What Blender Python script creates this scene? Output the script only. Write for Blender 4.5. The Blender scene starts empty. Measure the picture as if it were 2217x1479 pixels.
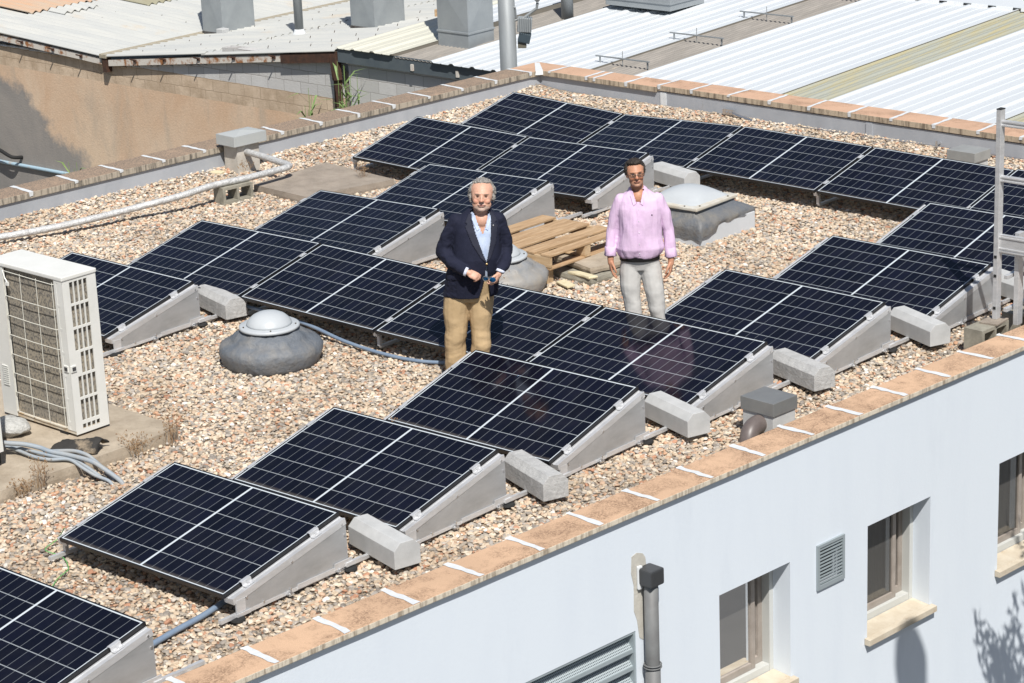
import bpy, bmesh, math, random
import numpy as np
from mathutils import Vector, Matrix, Euler, noise
from mathutils.bvhtree import BVHTree
R = math.radians
random.seed(7)
scene = bpy.context.scene
COL = scene.collection

# ------------------------------------------------------------ camera
cam_d = bpy.data.cameras.new("camera"); cam = bpy.data.objects.new("camera", cam_d); COL.objects.link(cam)
cam.location = (16.0214, -17.8634, 6.6926)
cam.rotation_euler = (1.25849, 0.0396188, 0.7251477)
cam_d.sensor_width = 36.0; cam_d.lens = 5264.96 / 2217 * 36
cam_d.clip_start = 0.5; cam_d.clip_end = 1500
scene.camera = cam

# ------------------------------------------------------------ world and sun
SUN = Vector((0.60, -0.47, 1.0)).normalized()          # towards the sun
w = bpy.data.worlds.new("World"); scene.world = w; w.use_nodes = True
nt = w.node_tree; nt.nodes.clear()
sky = nt.nodes.new("ShaderNodeTexSky"); sky.sky_type = 'NISHITA'; sky.sun_disc = False
sky.sun_elevation = math.asin(SUN.z); sky.sun_rotation = math.atan2(SUN.x, SUN.y)
sky.air_density = 1.0; sky.dust_density = 1.2; sky.ozone_density = 1.0
bg = nt.nodes.new("ShaderNodeBackground"); bg.inputs["Strength"].default_value = 0.072
out = nt.nodes.new("ShaderNodeOutputWorld")
nt.links.new(sky.outputs[0], bg.inputs[0]); nt.links.new(bg.outputs[0], out.inputs[0])
sd = bpy.data.lights.new("sun", 'SUN'); sd.energy = 5.0; sd.angle = R(0.5); sd.color = (1.0, 0.965, 0.91)
sun = bpy.data.objects.new("sun", sd); COL.objects.link(sun); sun.location = (12, -9, 20)
sun.rotation_euler = SUN.to_track_quat('Z', 'Y').to_euler()
scene.view_settings.view_transform = 'Standard'; scene.view_settings.look = 'None'
scene.view_settings.exposure = 0.14; scene.view_settings.gamma = 1.0

# ------------------------------------------------------------ materials
def _n(nt, typ, **k):
    n = nt.nodes.new(typ)
    for a, b in k.items(): setattr(n, a, b)
    return n
def _math(nt, op, a, b=None, c=None):
    n = nt.nodes.new("ShaderNodeMath"); n.operation = op
    for i, v in enumerate((a, b, c)):
        if v is None: continue
        if isinstance(v, (int, float)): n.inputs[i].default_value = v
        else: nt.links.new(v, n.inputs[i])
    return n.outputs[0]
def _mix(nt, f, a, b, bt='MIX'):
    n = nt.nodes.new("ShaderNodeMix"); n.data_type = 'RGBA'; n.blend_type = bt
    for sock, v in ((n.inputs[0], f), (n.inputs[6], a), (n.inputs[7], b)):
        if isinstance(v, (int, float)): sock.default_value = v
        elif isinstance(v, tuple): sock.default_value = (*v, 1.0) if len(v) == 3 else v
        else: nt.links.new(v, sock)
    return n.outputs[2]
def _ramp(nt, fac, stops, interp='LINEAR'):
    n = nt.nodes.new("ShaderNodeValToRGB"); cr = n.color_ramp; cr.interpolation = interp
    while len(cr.elements) > 1: cr.elements.remove(cr.elements[-1])
    for i, (p, c) in enumerate(stops):
        e = cr.elements[0] if i == 0 else cr.elements.new(p)
        e.position = p; e.color = (*c, 1.0) if len(c) == 3 else c
    nt.links.new(fac, n.inputs[0]); return n.outputs[0]
def _noise(nt, vec, scale, detail=5, rough=0.6, dist=0.0):
    n = nt.nodes.new("ShaderNodeTexNoise"); n.inputs["Scale"].default_value = scale
    n.inputs["Detail"].default_value = detail; n.inputs["Roughness"].default_value = rough
    n.inputs["Distortion"].default_value = dist
    nt.links.new(vec, n.inputs["Vector"]); return n.outputs["Fac"]
def _map(nt, vec, scale=(1, 1, 1), rot=(0, 0, 0), loc=(0, 0, 0)):
    n = nt.nodes.new("ShaderNodeMapping"); n.inputs["Scale"].default_value = scale
    n.inputs["Rotation"].default_value = rot; n.inputs["Location"].default_value = loc
    nt.links.new(vec, n.inputs["Vector"]); return n.outputs[0]
def base_mat(name, rough=0.7, metal=0.0):
    m = bpy.data.materials.new(name); m.use_nodes = True
    nt = m.node_tree; b = nt.nodes["Principled BSDF"]
    b.inputs["Roughness"].default_value = rough; b.inputs["Metallic"].default_value = metal
    tc = nt.nodes.new("ShaderNodeTexCoord")
    return m, nt, b, tc.outputs["Object"]
def _bump(nt, b, h, strength, dist=0.01):
    n = nt.nodes.new("ShaderNodeBump"); n.inputs["Strength"].default_value = strength
    n.inputs["Distance"].default_value = dist
    nt.links.new(h, n.inputs["Height"]); nt.links.new(n.outputs[0], b.inputs["Normal"])
def pmat(name, c1, c2=None, scale=4, rough=0.7, metal=0.0, bump=0.0, bscale=60, stretch=(1, 1, 1),
         lo=0.35, hi=0.65, c3=None, s3=30, lo3=0.55, hi3=0.75, bdist=0.01, spec=None):
    m, nt, b, oc = base_mat(name, rough, metal)
    if spec is not None: b.inputs["Specular IOR Level"].default_value = spec
    vec = _map(nt, oc, stretch)
    col = None
    if c2:
        f = _ramp(nt, _noise(nt, vec, scale, 8, 0.65), [(lo, (0, 0, 0)), (hi, (1, 1, 1))])
        col = _mix(nt, f, c1, c2)
    if c3:
        f = _ramp(nt, _noise(nt, vec, s3, 6, 0.7), [(lo3, (0, 0, 0)), (hi3, (1, 1, 1))])
        col = _mix(nt, f, col if col is not None else c1, c3)
    if col is None: b.inputs["Base Color"].default_value = (*c1, 1)
    else: nt.links.new(col, b.inputs["Base Color"])
    if bump: _bump(nt, b, _noise(nt, oc, bscale, 6, 0.65), bump, bdist)
    return m

M = {}
M['alu'] = pmat("brushed_aluminium", (0.70, 0.705, 0.715), (0.58, 0.585, 0.59), 6, 0.40, 0.45, 0.08, 30, (1, 1, 4))
M['plate'] = pmat("mill_aluminium_sheet", (0.56, 0.57, 0.58), (0.40, 0.41, 0.415), 2.2, 0.45, 0.55, 0.14, 9, (1, 1, 3), 0.3, 0.7)
M['black'] = pmat("black_anodised_frame", (0.012, 0.012, 0.014), None, rough=0.35)
M['rubber'] = pmat("black_rubber", (0.015, 0.015, 0.015), None, rough=0.8)
M['concrete'] = pmat("cast_concrete", (0.50, 0.505, 0.50), (0.42, 0.425, 0.42), 7, 0.85, 0, 0.25, 120, c3=(0.52, 0.52, 0.51), s3=60, lo3=0.6, hi3=0.8)
M['concrete_rough'] = pmat("rough_concrete", (0.34, 0.285, 0.23), (0.235, 0.195, 0.155), 5, 0.95, 0, 0.6, 70, c3=(0.36, 0.33, 0.29), s3=110, lo3=0.5, hi3=0.7)
M['slab_warm'] = pmat("sandy_concrete", (0.47, 0.40, 0.31), (0.31, 0.255, 0.19), 3.5, 0.95, 0, 0.5, 60, c3=(0.17, 0.145, 0.12), s3=22, lo3=0.6, hi3=0.78)
M['hblock'] = pmat("hollow_concrete_block", (0.34, 0.32, 0.26), (0.22, 0.205, 0.165), 9, 0.95, 0, 0.6, 90)
M['wall'] = pmat("white_painted_render", (0.655, 0.71, 0.77), (0.63, 0.685, 0.75), 3.0, 0.85, 0, 0.20, 38, (1, 1, .22), 0.45, 0.75, c3=(0.59, 0.645, 0.71), s3=1.3, lo3=0.56, hi3=0.8, bdist=0.006)
M['membrane'] = pmat("grey_roof_membrane", (0.40, 0.42, 0.45), (0.33, 0.35, 0.38), 2.2, 0.55, 0, 0.15, 10, (1, 1, 0.3), c3=(0.25, 0.24, 0.22), s3=9, lo3=0.66, hi3=0.85)
M['seal'] = pmat("pale_joint_seal", (0.66, 0.68, 0.69), (0.58, 0.60, 0.61), 20, 0.7, 0, 0.2, 60)
M['tarp'] = pmat("grey_bitumen_sheet", (0.13, 0.145, 0.165), (0.22, 0.21, 0.195), 5, 0.55, 0, 0.8, 9, (1, 1, 1), 0.45, 0.75, bdist=0.03)
M['tarp_light'] = pmat("silver_grey_sheet", (0.23, 0.24, 0.25), (0.31, 0.285, 0.25), 5, 0.5, 0, 0.6, 8, bdist=0.03)
M['dome'] = pmat("opal_acrylic", (0.47, 0.495, 0.51), (0.43, 0.455, 0.475), 3, 0.35, 0)
M['dome_rim'] = pmat("aged_acrylic_rim", (0.60, 0.585, 0.53), (0.52, 0.47, 0.38), 9, 0.4, 0)
M['screw'] = pmat("dark_screw", (0.05, 0.035, 0.02), None, rough=0.6)
M['ac'] = pmat("painted_white_metal", (0.72, 0.72, 0.69), (0.66, 0.66, 0.62), 3, 0.45, 0, 0.05, 20)
M['ac_dirty'] = pmat("rust_stained_white_metal", (0.66, 0.63, 0.55), (0.45, 0.33, 0.20), 7, 0.6, 0)
M['pipe_wrap'] = pmat("foil_wrapped_insulation", (0.66, 0.66, 0.65), (0.50, 0.50, 0.49), 16, 0.45, 0.3, 0.9, 35, bdist=0.02)
M['hose'] = pmat("blue_grey_conduit", (0.16, 0.22, 0.31), (0.20, 0.26, 0.34), 9, 0.5, 0)
M['hose_grey'] = pmat("grey_blue_sleeve", (0.27, 0.32, 0.37), (0.33, 0.34, 0.34), 7, 0.7, 0, 0.3, 60)
M['wood'] = pmat("weathered_pine", (0.50, 0.34, 0.195), (0.34, 0.215, 0.115), 3, 0.8, 0, 0.3, 25, (9, 1, 9), c3=(0.62, 0.48, 0.32), s3=5, lo3=0.55, hi3=0.75)
M['wood_x'] = pmat("weathered_pine_cross", (0.54, 0.40, 0.25), (0.38, 0.25, 0.13), 3, 0.8, 0, 0.3, 25, (1, 9, 9))
M['foam'] = pmat("yellow_foam", (0.66, 0.60, 0.42), (0.58, 0.50, 0.32), 12, 0.9, 0, 0.4, 50)
M['pvc_grey'] = pmat("grey_pvc", (0.165, 0.17, 0.17), (0.13, 0.13, 0.13), 6, 0.6, 0)
M['pvc_brown'] = pmat("brownish_grey_pvc", (0.15, 0.125, 0.115), (0.11, 0.09, 0.085), 6, 0.42, 0)
M['duct'] = pmat("galvanised_duct", (0.35, 0.375, 0.385), (0.29, 0.315, 0.33), 2.5, 0.5, 0.25, 0.05, 6)
M['pole'] = pmat("galvanised_pole", (0.30, 0.32, 0.33), (0.23, 0.245, 0.25), 5, 0.55, 0.2, 0, 10, (1, 1, 0.2))
M['bitumen'] = pmat("black_bitumen", (0.035, 0.032, 0.03), (0.08, 0.075, 0.07), 12, 0.85, 0, 0.6, 60)
M['gutter'] = pmat("dark_grey_gutter", (0.075, 0.095, 0.11), (0.10, 0.12, 0.13), 4, 0.55, 0, c3=(0.20, 0.14, 0.07), s3=14, lo3=0.66, hi3=0.8)
M['rust'] = pmat("rusty_steel", (0.085, 0.038, 0.022), (0.04, 0.022, 0.016), 9, 0.85, 0, 0.4, 60)
M['rust_cream'] = pmat("peeling_cream_steel", (0.60, 0.56, 0.50), (0.30, 0.13, 0.05), 6, 0.8, 0, 0.3, 40, (1, 1, 1), 0.5, 0.62)
M['mesh_green'] = pmat("reed_leaf", (0.13, 0.21, 0.065), (0.22, 0.31, 0.11), 6, 0.6)
M['leaf'] = pmat("olive_leaf", (0.06, 0.085, 0.04), (0.10, 0.12, 0.07), 9, 0.6)
M['bark'] = pmat("bark", (0.16, 0.12, 0.09), (0.09, 0.07, 0.05), 14, 0.9, 0, 0.6, 40)
M['dry'] = pmat("dried_weed", (0.22, 0.12, 0.06), (0.36, 0.25, 0.14), 20, 0.9)
M['wire_green'] = pmat("green_wire", (0.12, 0.42, 0.12), None, rough=0.5)
M['bluepaint'] = pmat("pale_blue_pipe", (0.32, 0.44, 0.52), (0.36, 0.35, 0.33), 3, 0.6, 0, lo=0.55, hi=0.65)
M['asphalt'] = pmat("asphalt", (0.06, 0.06, 0.06), (0.045, 0.045, 0.045), 0.6, 0.9, 0, 0.3, 50)
M['yard'] = pmat("dry_yard_ground", (0.15, 0.13, 0.10), (0.10, 0.09, 0.07), 0.8, 0.95, 0, 0.4, 30)
M['glassdark'] = pmat("curtain_cloth", (0.42, 0.41, 0.40), (0.34, 0.335, 0.33), 30, 0.9, 0, 0, 10, (1, 1, 0.05))
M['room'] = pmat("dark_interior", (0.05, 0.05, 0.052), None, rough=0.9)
M['frame'] = pmat("taupe_window_frame", (0.34, 0.30, 0.265), (0.27, 0.235, 0.205), 8, 0.5, 0)
M['frame_light'] = pmat("pale_window_frame", (0.50, 0.51, 0.49), None, rough=0.45)
M['sill'] = pmat("cream_stone_sill", (0.56, 0.50, 0.40), (0.48, 0.41, 0.31), 8, 0.8, 0, 0.2, 60, c3=(0.36, 0.24, 0.13), s3=11, lo3=0.6, hi3=0.75)
M['louvre'] = pmat("grey_green_louvre", (0.33, 0.38, 0.40), (0.28, 0.33, 0.35), 5, 0.5, 0.1)
M['brass'] = pmat("brass", (0.62, 0.45, 0.22), None, rough=0.35, metal=0.8)
M['steel'] = pmat("shackle_steel", (0.62, 0.62, 0.62), None, rough=0.3, metal=0.9)

# pane: dark glazing with a clear mirror of the street
m, nt, b, oc = base_mat("window_glass", 0.03)
tr = _n(nt, "ShaderNodeBsdfTransparent"); tr.inputs[0].default_value = (0.75, 0.78, 0.78, 1)
gl = _n(nt, "ShaderNodeBsdfGlossy"); gl.inputs["Roughness"].default_value = 0.02
fr = _n(nt, "ShaderNodeFresnel"); fr.inputs[0].default_value = 2.3
mx = _n(nt, "ShaderNodeMixShader"); nt.links.new(fr.outputs[0], mx.inputs[0]); nt.links.new(tr.outputs[0], mx.inputs[1]); nt.links.new(gl.outputs[0], mx.inputs[2])
du = _n(nt, "ShaderNodeBsdfDiffuse"); du.inputs[0].default_value = (0.34, 0.33, 0.31, 1); m2_ = _n(nt, "ShaderNodeMixShader"); m2_.inputs[0].default_value = 0.16
nt.links.new(mx.outputs[0], m2_.inputs[1]); nt.links.new(du.outputs[0], m2_.inputs[2]); nt.links.new(m2_.outputs[0], nt.nodes["Material Output"].inputs[0]); M['pane'] = m

m, nt, b, oc = base_mat("clear_lens", 0.03)
tr = _n(nt, "ShaderNodeBsdfTransparent"); tr.inputs[0].default_value = (0.80, 0.78, 0.76, 1)
gl = _n(nt, "ShaderNodeBsdfGlossy"); gl.inputs["Roughness"].default_value = 0.05
mx = _n(nt, "ShaderNodeMixShader"); mx.inputs[0].default_value = 0.10; nt.links.new(tr.outputs[0], mx.inputs[1]); nt.links.new(gl.outputs[0], mx.inputs[2])
nt.links.new(mx.outputs[0], nt.nodes["Material Output"].inputs[0]); M['clear'] = m

# solar cells: 18 x 6 half cells on a white backsheet
m, nt, b, oc = base_mat("solar_cells", 0.09)
b.inputs["IOR"].default_value = 1.33
sp = _n(nt, "ShaderNodeSeparateXYZ"); nt.links.new(oc, sp.inputs[0])
X, Y = sp.outputs[0], sp.outputs[1]
ax = _math(nt, 'ABSOLUTE', X); ay = _math(nt, 'ABSOLUTE', Y)
px, py = (0.842 - 0.009) / 9, 1.096 / 6
fx = _math(nt, 'FRACT', _math(nt, 'DIVIDE', _math(nt, 'SUBTRACT', ax, 0.009), px))
dx = _math(nt, 'MULTIPLY', _math(nt, 'MINIMUM', fx, _math(nt, 'SUBTRACT', 1.0, fx)), px)
fy = _math(nt, 'FRACT', _math(nt, 'DIVIDE', _math(nt, 'ADD', Y, 0.548), py))
dy = _math(nt, 'MULTIPLY', _math(nt, 'MINIMUM', fy, _math(nt, 'SUBTRACT', 1.0, fy)), py)
l1 = _math(nt, 'MULTIPLY', _math(nt, 'LESS_THAN', dx, 0.0026), 0.20); l2 = _math(nt, 'MULTIPLY', _math(nt, 'LESS_THAN', dy, 0.0036), 0.46)
l3 = _math(nt, 'LESS_THAN', ax, 0.009); l4 = _math(nt, 'GREATER_THAN', ax, 0.840); l5 = _math(nt, 'GREATER_THAN', ay, 0.5465)
ln = _math(nt, 'MAXIMUM', _math(nt, 'MAXIMUM', l1, l2), _math(nt, 'MAXIMUM', l3, _math(nt, 'MAXIMUM', l4, l5)))
cell = _n(nt, "ShaderNodeTexWhiteNoise")
cv = _n(nt, "ShaderNodeCombineXYZ")
nt.links.new(_math(nt, 'FLOOR', _math(nt, 'DIVIDE', X, px)), cv.inputs[0]); nt.links.new(_math(nt, 'FLOOR', _math(nt, 'DIVIDE', Y, py)), cv.inputs[1])
oi = _n(nt, "ShaderNodeObjectInfo"); nt.links.new(_math(nt, 'MULTIPLY', oi.outputs["Random"], 91.0), cv.inputs[2])
nt.links.new(cv.outputs[0], cell.inputs["Vector"])
cc = _mix(nt, cell.outputs["Value"], (0.0030, 0.0033, 0.0075), (0.0055, 0.006, 0.014))
dust = _ramp(nt, _noise(nt, oc, 2.5, 8, 0.7), [(0.45, (0, 0, 0)), (0.8, (1, 1, 1))])
cc = _mix(nt, _math(nt, 'MULTIPLY', dust, 0.035), cc, (0.20, 0.19, 0.17))
edge = _ramp(nt, _math(nt, 'SUBTRACT', _math(nt, 'MULTIPLY', _math(nt, 'ADD', Y, 0.56), 14.0), _math(nt, 'MULTIPLY', _noise(nt, oc, 9, 5, 0.7), 0.7)), [(0.0, (1, 1, 1)), (0.35, (0, 0, 0))])
cc = _mix(nt, _math(nt, 'MULTIPLY', edge, 0.16), cc, (0.34, 0.30, 0.25))
sp2 = _ramp(nt, _noise(nt, oc, 55, 2, 0.5), [(0.80, (0, 0, 0)), (0.82, (1, 1, 1))])
cc = _mix(nt, _math(nt, 'MULTIPLY', sp2, 0.35), cc, (0.35, 0.34, 0.31))
nt.links.new(_mix(nt, ln, cc, (0.56, 0.61, 0.64)), b.inputs["Base Color"]); M['cells'] = m

# coping tiles: sandy terracotta with dirt gathered in streaks
def coping_mat(name, base, dark, damount, edge_dark):
    m, nt, b, oc = base_mat(name, 0.9)
    a = _ramp(nt, _noise(nt, oc, 1.7, 6, 0.6), [(0.35, (0, 0, 0)), (0.65, (1, 1, 1))])
    c = _mix(nt, a, base, tuple(v * 0.86 for v in base))
    g = _ramp(nt, _noise(nt, oc, 150, 2, 0.6), [(0.42, (0, 0, 0)), (0.58, (1, 1, 1))])
    c = _mix(nt, _math(nt, 'MULTIPLY', g, 0.35), c, tuple(v * 0.6 for v in base))
    d = _ramp(nt, _noise(nt, _map(nt, oc, (1.2, 1, 1)), 3.2, 9, 0.72, 0.4), [(damount, (0, 0, 0)), (damount + 0.16, (1, 1, 1))])
    d2 = _ramp(nt, _noise(nt, oc, 70, 4, 0.8), [(0.40, (0, 0, 0)), (0.6, (1, 1, 1))])
    c = _mix(nt, _math(nt, 'MULTIPLY', _math(nt, 'MULTIPLY', d, d2), 0.9), c, dark)
    ge = _n(nt, "ShaderNodeNewGeometry"); sn = _n(nt, "ShaderNodeSeparateXYZ"); nt.links.new(ge.outputs["Normal"], sn.inputs[0])
    side = _math(nt, 'LESS_THAN', sn.outputs[2], 0.5)
    st = _ramp(nt, _noise(nt, _map(nt, oc, (1, 1, 0.12)), 22, 5, 0.7), [(0.46, (0, 0, 0)), (0.62, (1, 1, 1))])
    c2 = _mix(nt, st, edge_dark[0], edge_dark[1])
    c = _mix(nt, side, c, c2)
    nt.links.new(c, b.inputs["Base Color"]); _bump(nt, b, _noise(nt, oc, 160, 3, 0.6), 0.4, 0.004)
    return m
M['cop_front'] = coping_mat("sandstone_coping_tile", (0.64, 0.425, 0.275), (0.17, 0.10, 0.06), 0.43, ((0.60, 0.54, 0.44), (0.30, 0.25, 0.19)))
M['cop_back'] = coping_mat("terracotta_coping_tile", (0.60, 0.385, 0.26), (0.22, 0.13, 0.08), 0.49, ((0.46, 0.38, 0.28), (0.19, 0.15, 0.11)))
M['cop_left'] = coping_mat("lichened_coping_tile", (0.44, 0.31, 0.215), (0.105, 0.095, 0.08), 0.29, ((0.40, 0.35, 0.28), (0.13, 0.115, 0.095)))

# masonry of the neighbouring wall: plaster below, tan blocks, raw grey blocks on top
def masonry(name, z_plaster, z_tan, grimy=True):
    m, nt, b, oc = base_mat(name, 0.95)
    oc = _n(nt, "ShaderNodeNewGeometry").outputs["Position"]
    sp = _n(nt, "ShaderNodeSeparateXYZ"); nt.links.new(oc, sp.inputs[0])
    cb = _n(nt, "ShaderNodeCombineXYZ"); nt.links.new(sp.outputs[0], cb.inputs[0]); nt.links.new(sp.outputs[2], cb.inputs[1])
    wv = _n(nt, "ShaderNodeVectorMath"); wv.operation = 'ADD'
    nc = nt.nodes.new("ShaderNodeTexNoise"); nc.inputs["Scale"].default_value = 7; nt.links.new(oc, nc.inputs["Vector"])
    sc = _n(nt, "ShaderNodeVectorMath"); sc.operation = 'SCALE'; sc.inputs[3].default_value = 0.025
    nt.links.new(nc.outputs["Color"], sc.inputs[0]); nt.links.new(cb.outputs[0], wv.inputs[0]); nt.links.new(sc.outputs[0], wv.inputs[1])
    br = _n(nt, "ShaderNodeTexBrick"); nt.links.new(wv.outputs[0], br.inputs["Vector"])
    br.inputs["Scale"].default_value = 1.0; br.inputs["Brick Width"].default_value = 0.40; br.inputs["Row Height"].default_value = 0.20
    br.inputs["Mortar Size"].default_value = 0.006; br.inputs["Mortar Smooth"].default_value = 0.2; br.inputs["Bias"].default_value = 0.0
    br.inputs["Color1"].default_value = (0.47, 0.46, 0.445, 1); br.inputs["Color2"].default_value = (0.57, 0.56, 0.545, 1); br.inputs["Mortar"].default_value = (0.30, 0.28, 0.26, 1)
    grey = _mix(nt, _ramp(nt, _noise(nt, oc, 9, 6, 0.7), [(0.35, (0, 0, 0)), (0.7, (1, 1, 1))]), br.outputs[0], (0.47, 0.46, 0.44), 'MIX')
    grey = _mix(nt, 0.45, grey, br.outputs[0])
    tan = _mix(nt, 1.0, br.outputs[0], (1.12, 0.90, 0.68), 'MULTIPLY')
    tan = _mix(nt, _ramp(nt, _noise(nt, oc, 2.6, 7, 0.7), [(0.4, (0, 0, 0)), (0.66, (1, 1, 1))]), tan, (0.40, 0.30, 0.205))
    n1 = _ramp(nt, _noise(nt, _map(nt, oc, (1, 1, 0.6)), 0.8, 7, 0.62, 0.6), [(0.38, (0, 0, 0)), (0.66, (1, 1, 1))])
    pl = _mix(nt, n1, (0.66, 0.505, 0.365), (0.60, 0.41, 0.27))
    n2 = _ramp(nt, _noise(nt, _map(nt, oc, (1.6, 1, 0.5), (0, 0, 0), (3, 0, 1)), 1.1, 8, 0.66, 0.4), [(0.52, (0, 0, 0)), (0.72, (1, 1, 1))])
    pl = _mix(nt, _math(nt, 'MULTIPLY', n2, 0.7), pl, (0.42, 0.36, 0.285))
    n4 = _ramp(nt, _noise(nt, _map(nt, oc, (1, 1, 2.5)), 22, 6, 0.7), [(0.35, (0.86, 0.86, 0.86)), (0.7, (1.06, 1.06, 1.06))])
    pl = _mix(nt, 1.0, pl, n4, 'MULTIPLY')
    if grimy:
        # sooty grey stain on the lower left of the wall
        q = _math(nt, 'ADD', _math(nt, 'MULTIPLY', _math(nt, 'ADD', sp.outputs[0], 19.8), 0.62), _math(nt, 'MULTIPLY', _math(nt, 'ADD', sp.outputs[2], 3.15), 1.0))
        q = _math(nt, 'ADD', q, _math(nt, 'MULTIPLY', _math(nt, 'SUBTRACT', _noise(nt, oc, 1.6, 7, 0.65), 0.5), 1.6))
        f = _ramp(nt, q, [(-0.35, (1, 1, 1)), (0.30, (0, 0, 0))])
        gr = _mix(nt, n1, (0.29, 0.265, 0.24), (0.21, 0.20, 0.19))
        pl = _mix(nt, f, pl, gr)
    zt = _math(nt, 'ADD', sp.outputs[2], _math(nt, 'MULTIPLY', _math(nt, 'SUBTRACT', _noise(nt, oc, 3, 4, 0.6), 0.5), 0.03))
    f1 = _math(nt, 'GREATER_THAN', zt, z_plaster); f2 = _math(nt, 'GREATER_THAN', zt, z_tan)
    c = _mix(nt, f2, _mix(nt, f1, pl, tan), grey)
    nt.links.new(c, b.inputs["Base Color"])
    h = _math(nt, 'ADD', _math(nt, 'MULTIPLY', _math(nt, 'MULTIPLY', br.outputs["Fac"], f1), -1.5), _noise(nt, oc, 35, 5, 0.6))
    _bump(nt, b, h, 0.5, 0.012)
    return m
M['masonry'] = masonry("stained_plaster_and_block", -1.97, -1.60)
M['masonry2'] = masonry("grey_block_wall", -1.74, -1.735, False)

# corrugated fibre cement roof
def fibre(name, c1, c2, c3, lo3=0.6):
    m, nt, b, oc = base_mat(name, 0.9)
    st = _noise(nt, _map(nt, oc, (0.35, 3.0, 1)), 1.6, 8, 0.65)
    c = _mix(nt, _ramp(nt, st, [(0.38, (0, 0, 0)), (0.65, (1, 1, 1))]), c1, c2)
    c = _mix(nt, _ramp(nt, _noise(nt, _map(nt, oc, (1, 1.6, 1)), 0.5, 5, 0.6), [(lo3, (0, 0, 0)), (lo3 + 0.12, (1, 1, 1))]), c, c3)
    sp_ = _ramp(nt, _noise(nt, oc, 9, 2, 0.5), [(0.74, (0, 0, 0)), (0.76, (1, 1, 1))])
    c = _mix(nt, sp_, c, (0.10, 0.09, 0.08))
    nt.links.new(c, b.inputs["Base Color"])
    wv = _n(nt, "ShaderNodeTexWave"); wv.wave_type = 'BANDS'; wv.bands_direction = 'Y'; wv.inputs["Scale"].default_value = 2.6; nt.links.new(oc, wv.inputs["Vector"])
    _bump(nt, b, wv.outputs["Fac"], 0.25, 0.02)
    return m
M['fibre'] = fibre("fibre_cement_roof", (0.50, 0.50, 0.47), (0.43, 0.44, 0.43), (0.50, 0.43, 0.34))
M['fibre_orange'] = pmat("lichen_orange_sheet", (0.52, 0.33, 0.21), (0.45, 0.38, 0.30), 2.2, 0.9, 0, 0.3, 20, (0.4, 3, 1))
M['fibre_green'] = pmat("weathered_translucent_sheet", (0.36, 0.35, 0.27), (0.30, 0.28, 0.19), 2.2, 0.8, 0, 0.2, 20, (0.4, 3, 1))
M['white_sheet'] = pmat("white_profiled_steel", (0.57, 0.60, 0.62), (0.535, 0.565, 0.59), 0.9, 0.45, 0, 0, 10, (1, 0.25, 1), c3=(0.52, 0.50, 0.45), s3=2.2, lo3=0.66, hi3=0.9)
M['cream_sheet'] = pmat("cream_profiled_steel", (0.60, 0.59, 0.50), (0.55, 0.54, 0.46), 0.9, 0.5, 0)
M['old_sheet'] = pmat("old_grey_corrugated", (0.30, 0.275, 0.245), (0.215, 0.20, 0.18), 3, 0.9, 0, 0.3, 20, (4, 0.5, 1), c3=(0.40, 0.34, 0.27), s3=3, lo3=0.6, hi3=0.75)
M['olive_sheet'] = pmat("olive_translucent_sheet", (0.33, 0.34, 0.29), (0.38, 0.34, 0.20), 2.6, 0.5, 0, 0, 10, (5, 0.35, 1), 0.45, 0.62)

# gravel bed and stones
PAL = [(0.000, (0.571, 0.462, 0.342)), (0.100, (0.643, 0.548, 0.424)), (0.190, (0.418, 0.368, 0.302)), (0.290, (0.517, 0.403, 0.293)), (0.370, (0.328, 0.295, 0.257)), (0.460, (0.697, 0.610, 0.491)), (0.540, (0.562, 0.403, 0.289)), (0.610, (0.472, 0.430, 0.379)), (0.700, (0.598, 0.493, 0.369)), (0.775, (0.472, 0.256, 0.163)), (0.815, (0.607, 0.485, 0.356)), (0.875, (0.239, 0.215, 0.189)), (0.915, (0.553, 0.340, 0.216)), (0.950, (0.409, 0.377, 0.338)), (0.975, (0.786, 0.745, 0.684))]
m, nt, b, oc = base_mat("gravel_stone", 0.85)
at = _n(nt, "ShaderNodeAttribute"); at.attribute_type = 'INSTANCER'; at.attribute_name = "tint"
c = _ramp(nt, at.outputs["Fac"], PAL, 'CONSTANT')
n1 = _ramp(nt, _noise(nt, oc, 30, 4, 0.6), [(0.3, (0.82, 0.82, 0.82)), (0.7, (1.1, 1.1, 1.1))])
wp = _n(nt, "ShaderNodeNewGeometry").outputs["Position"]
n2 = _ramp(nt, _noise(nt, wp, 0.9, 5, 0.6), [(0.34, (0.80, 0.77, 0.74)), (0.62, (1.08, 1.08, 1.08))])
c = _mix(nt, 1.0, c, n2, 'MULTIPLY')
nt.links.new(_mix(nt, 1.0, c, n1, 'MULTIPLY'), b.inputs["Base Color"]); M['stone'] = m
m, nt, b, oc = base_mat("gravel_bed", 0.95)
vo = _n(nt, "ShaderNodeTexVoronoi"); vo.inputs["Scale"].default_value = 30; nt.links.new(oc, vo.inputs["Vector"])
sx = _n(nt, "ShaderNodeSeparateColor"); nt.links.new(vo.outputs["Color"], sx.inputs[0])
c = _ramp(nt, sx.outputs[0], PAL, 'CONSTANT')
nt.links.new(_mix(nt, 1.0, c, (0.5, 0.48, 0.46), 'MULTIPLY'), b.inputs["Base Color"])
_bump(nt, b, _math(nt, 'MULTIPLY', vo.outputs["Distance"], -1.0), 0.9, 0.02); M['bed'] = m

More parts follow.
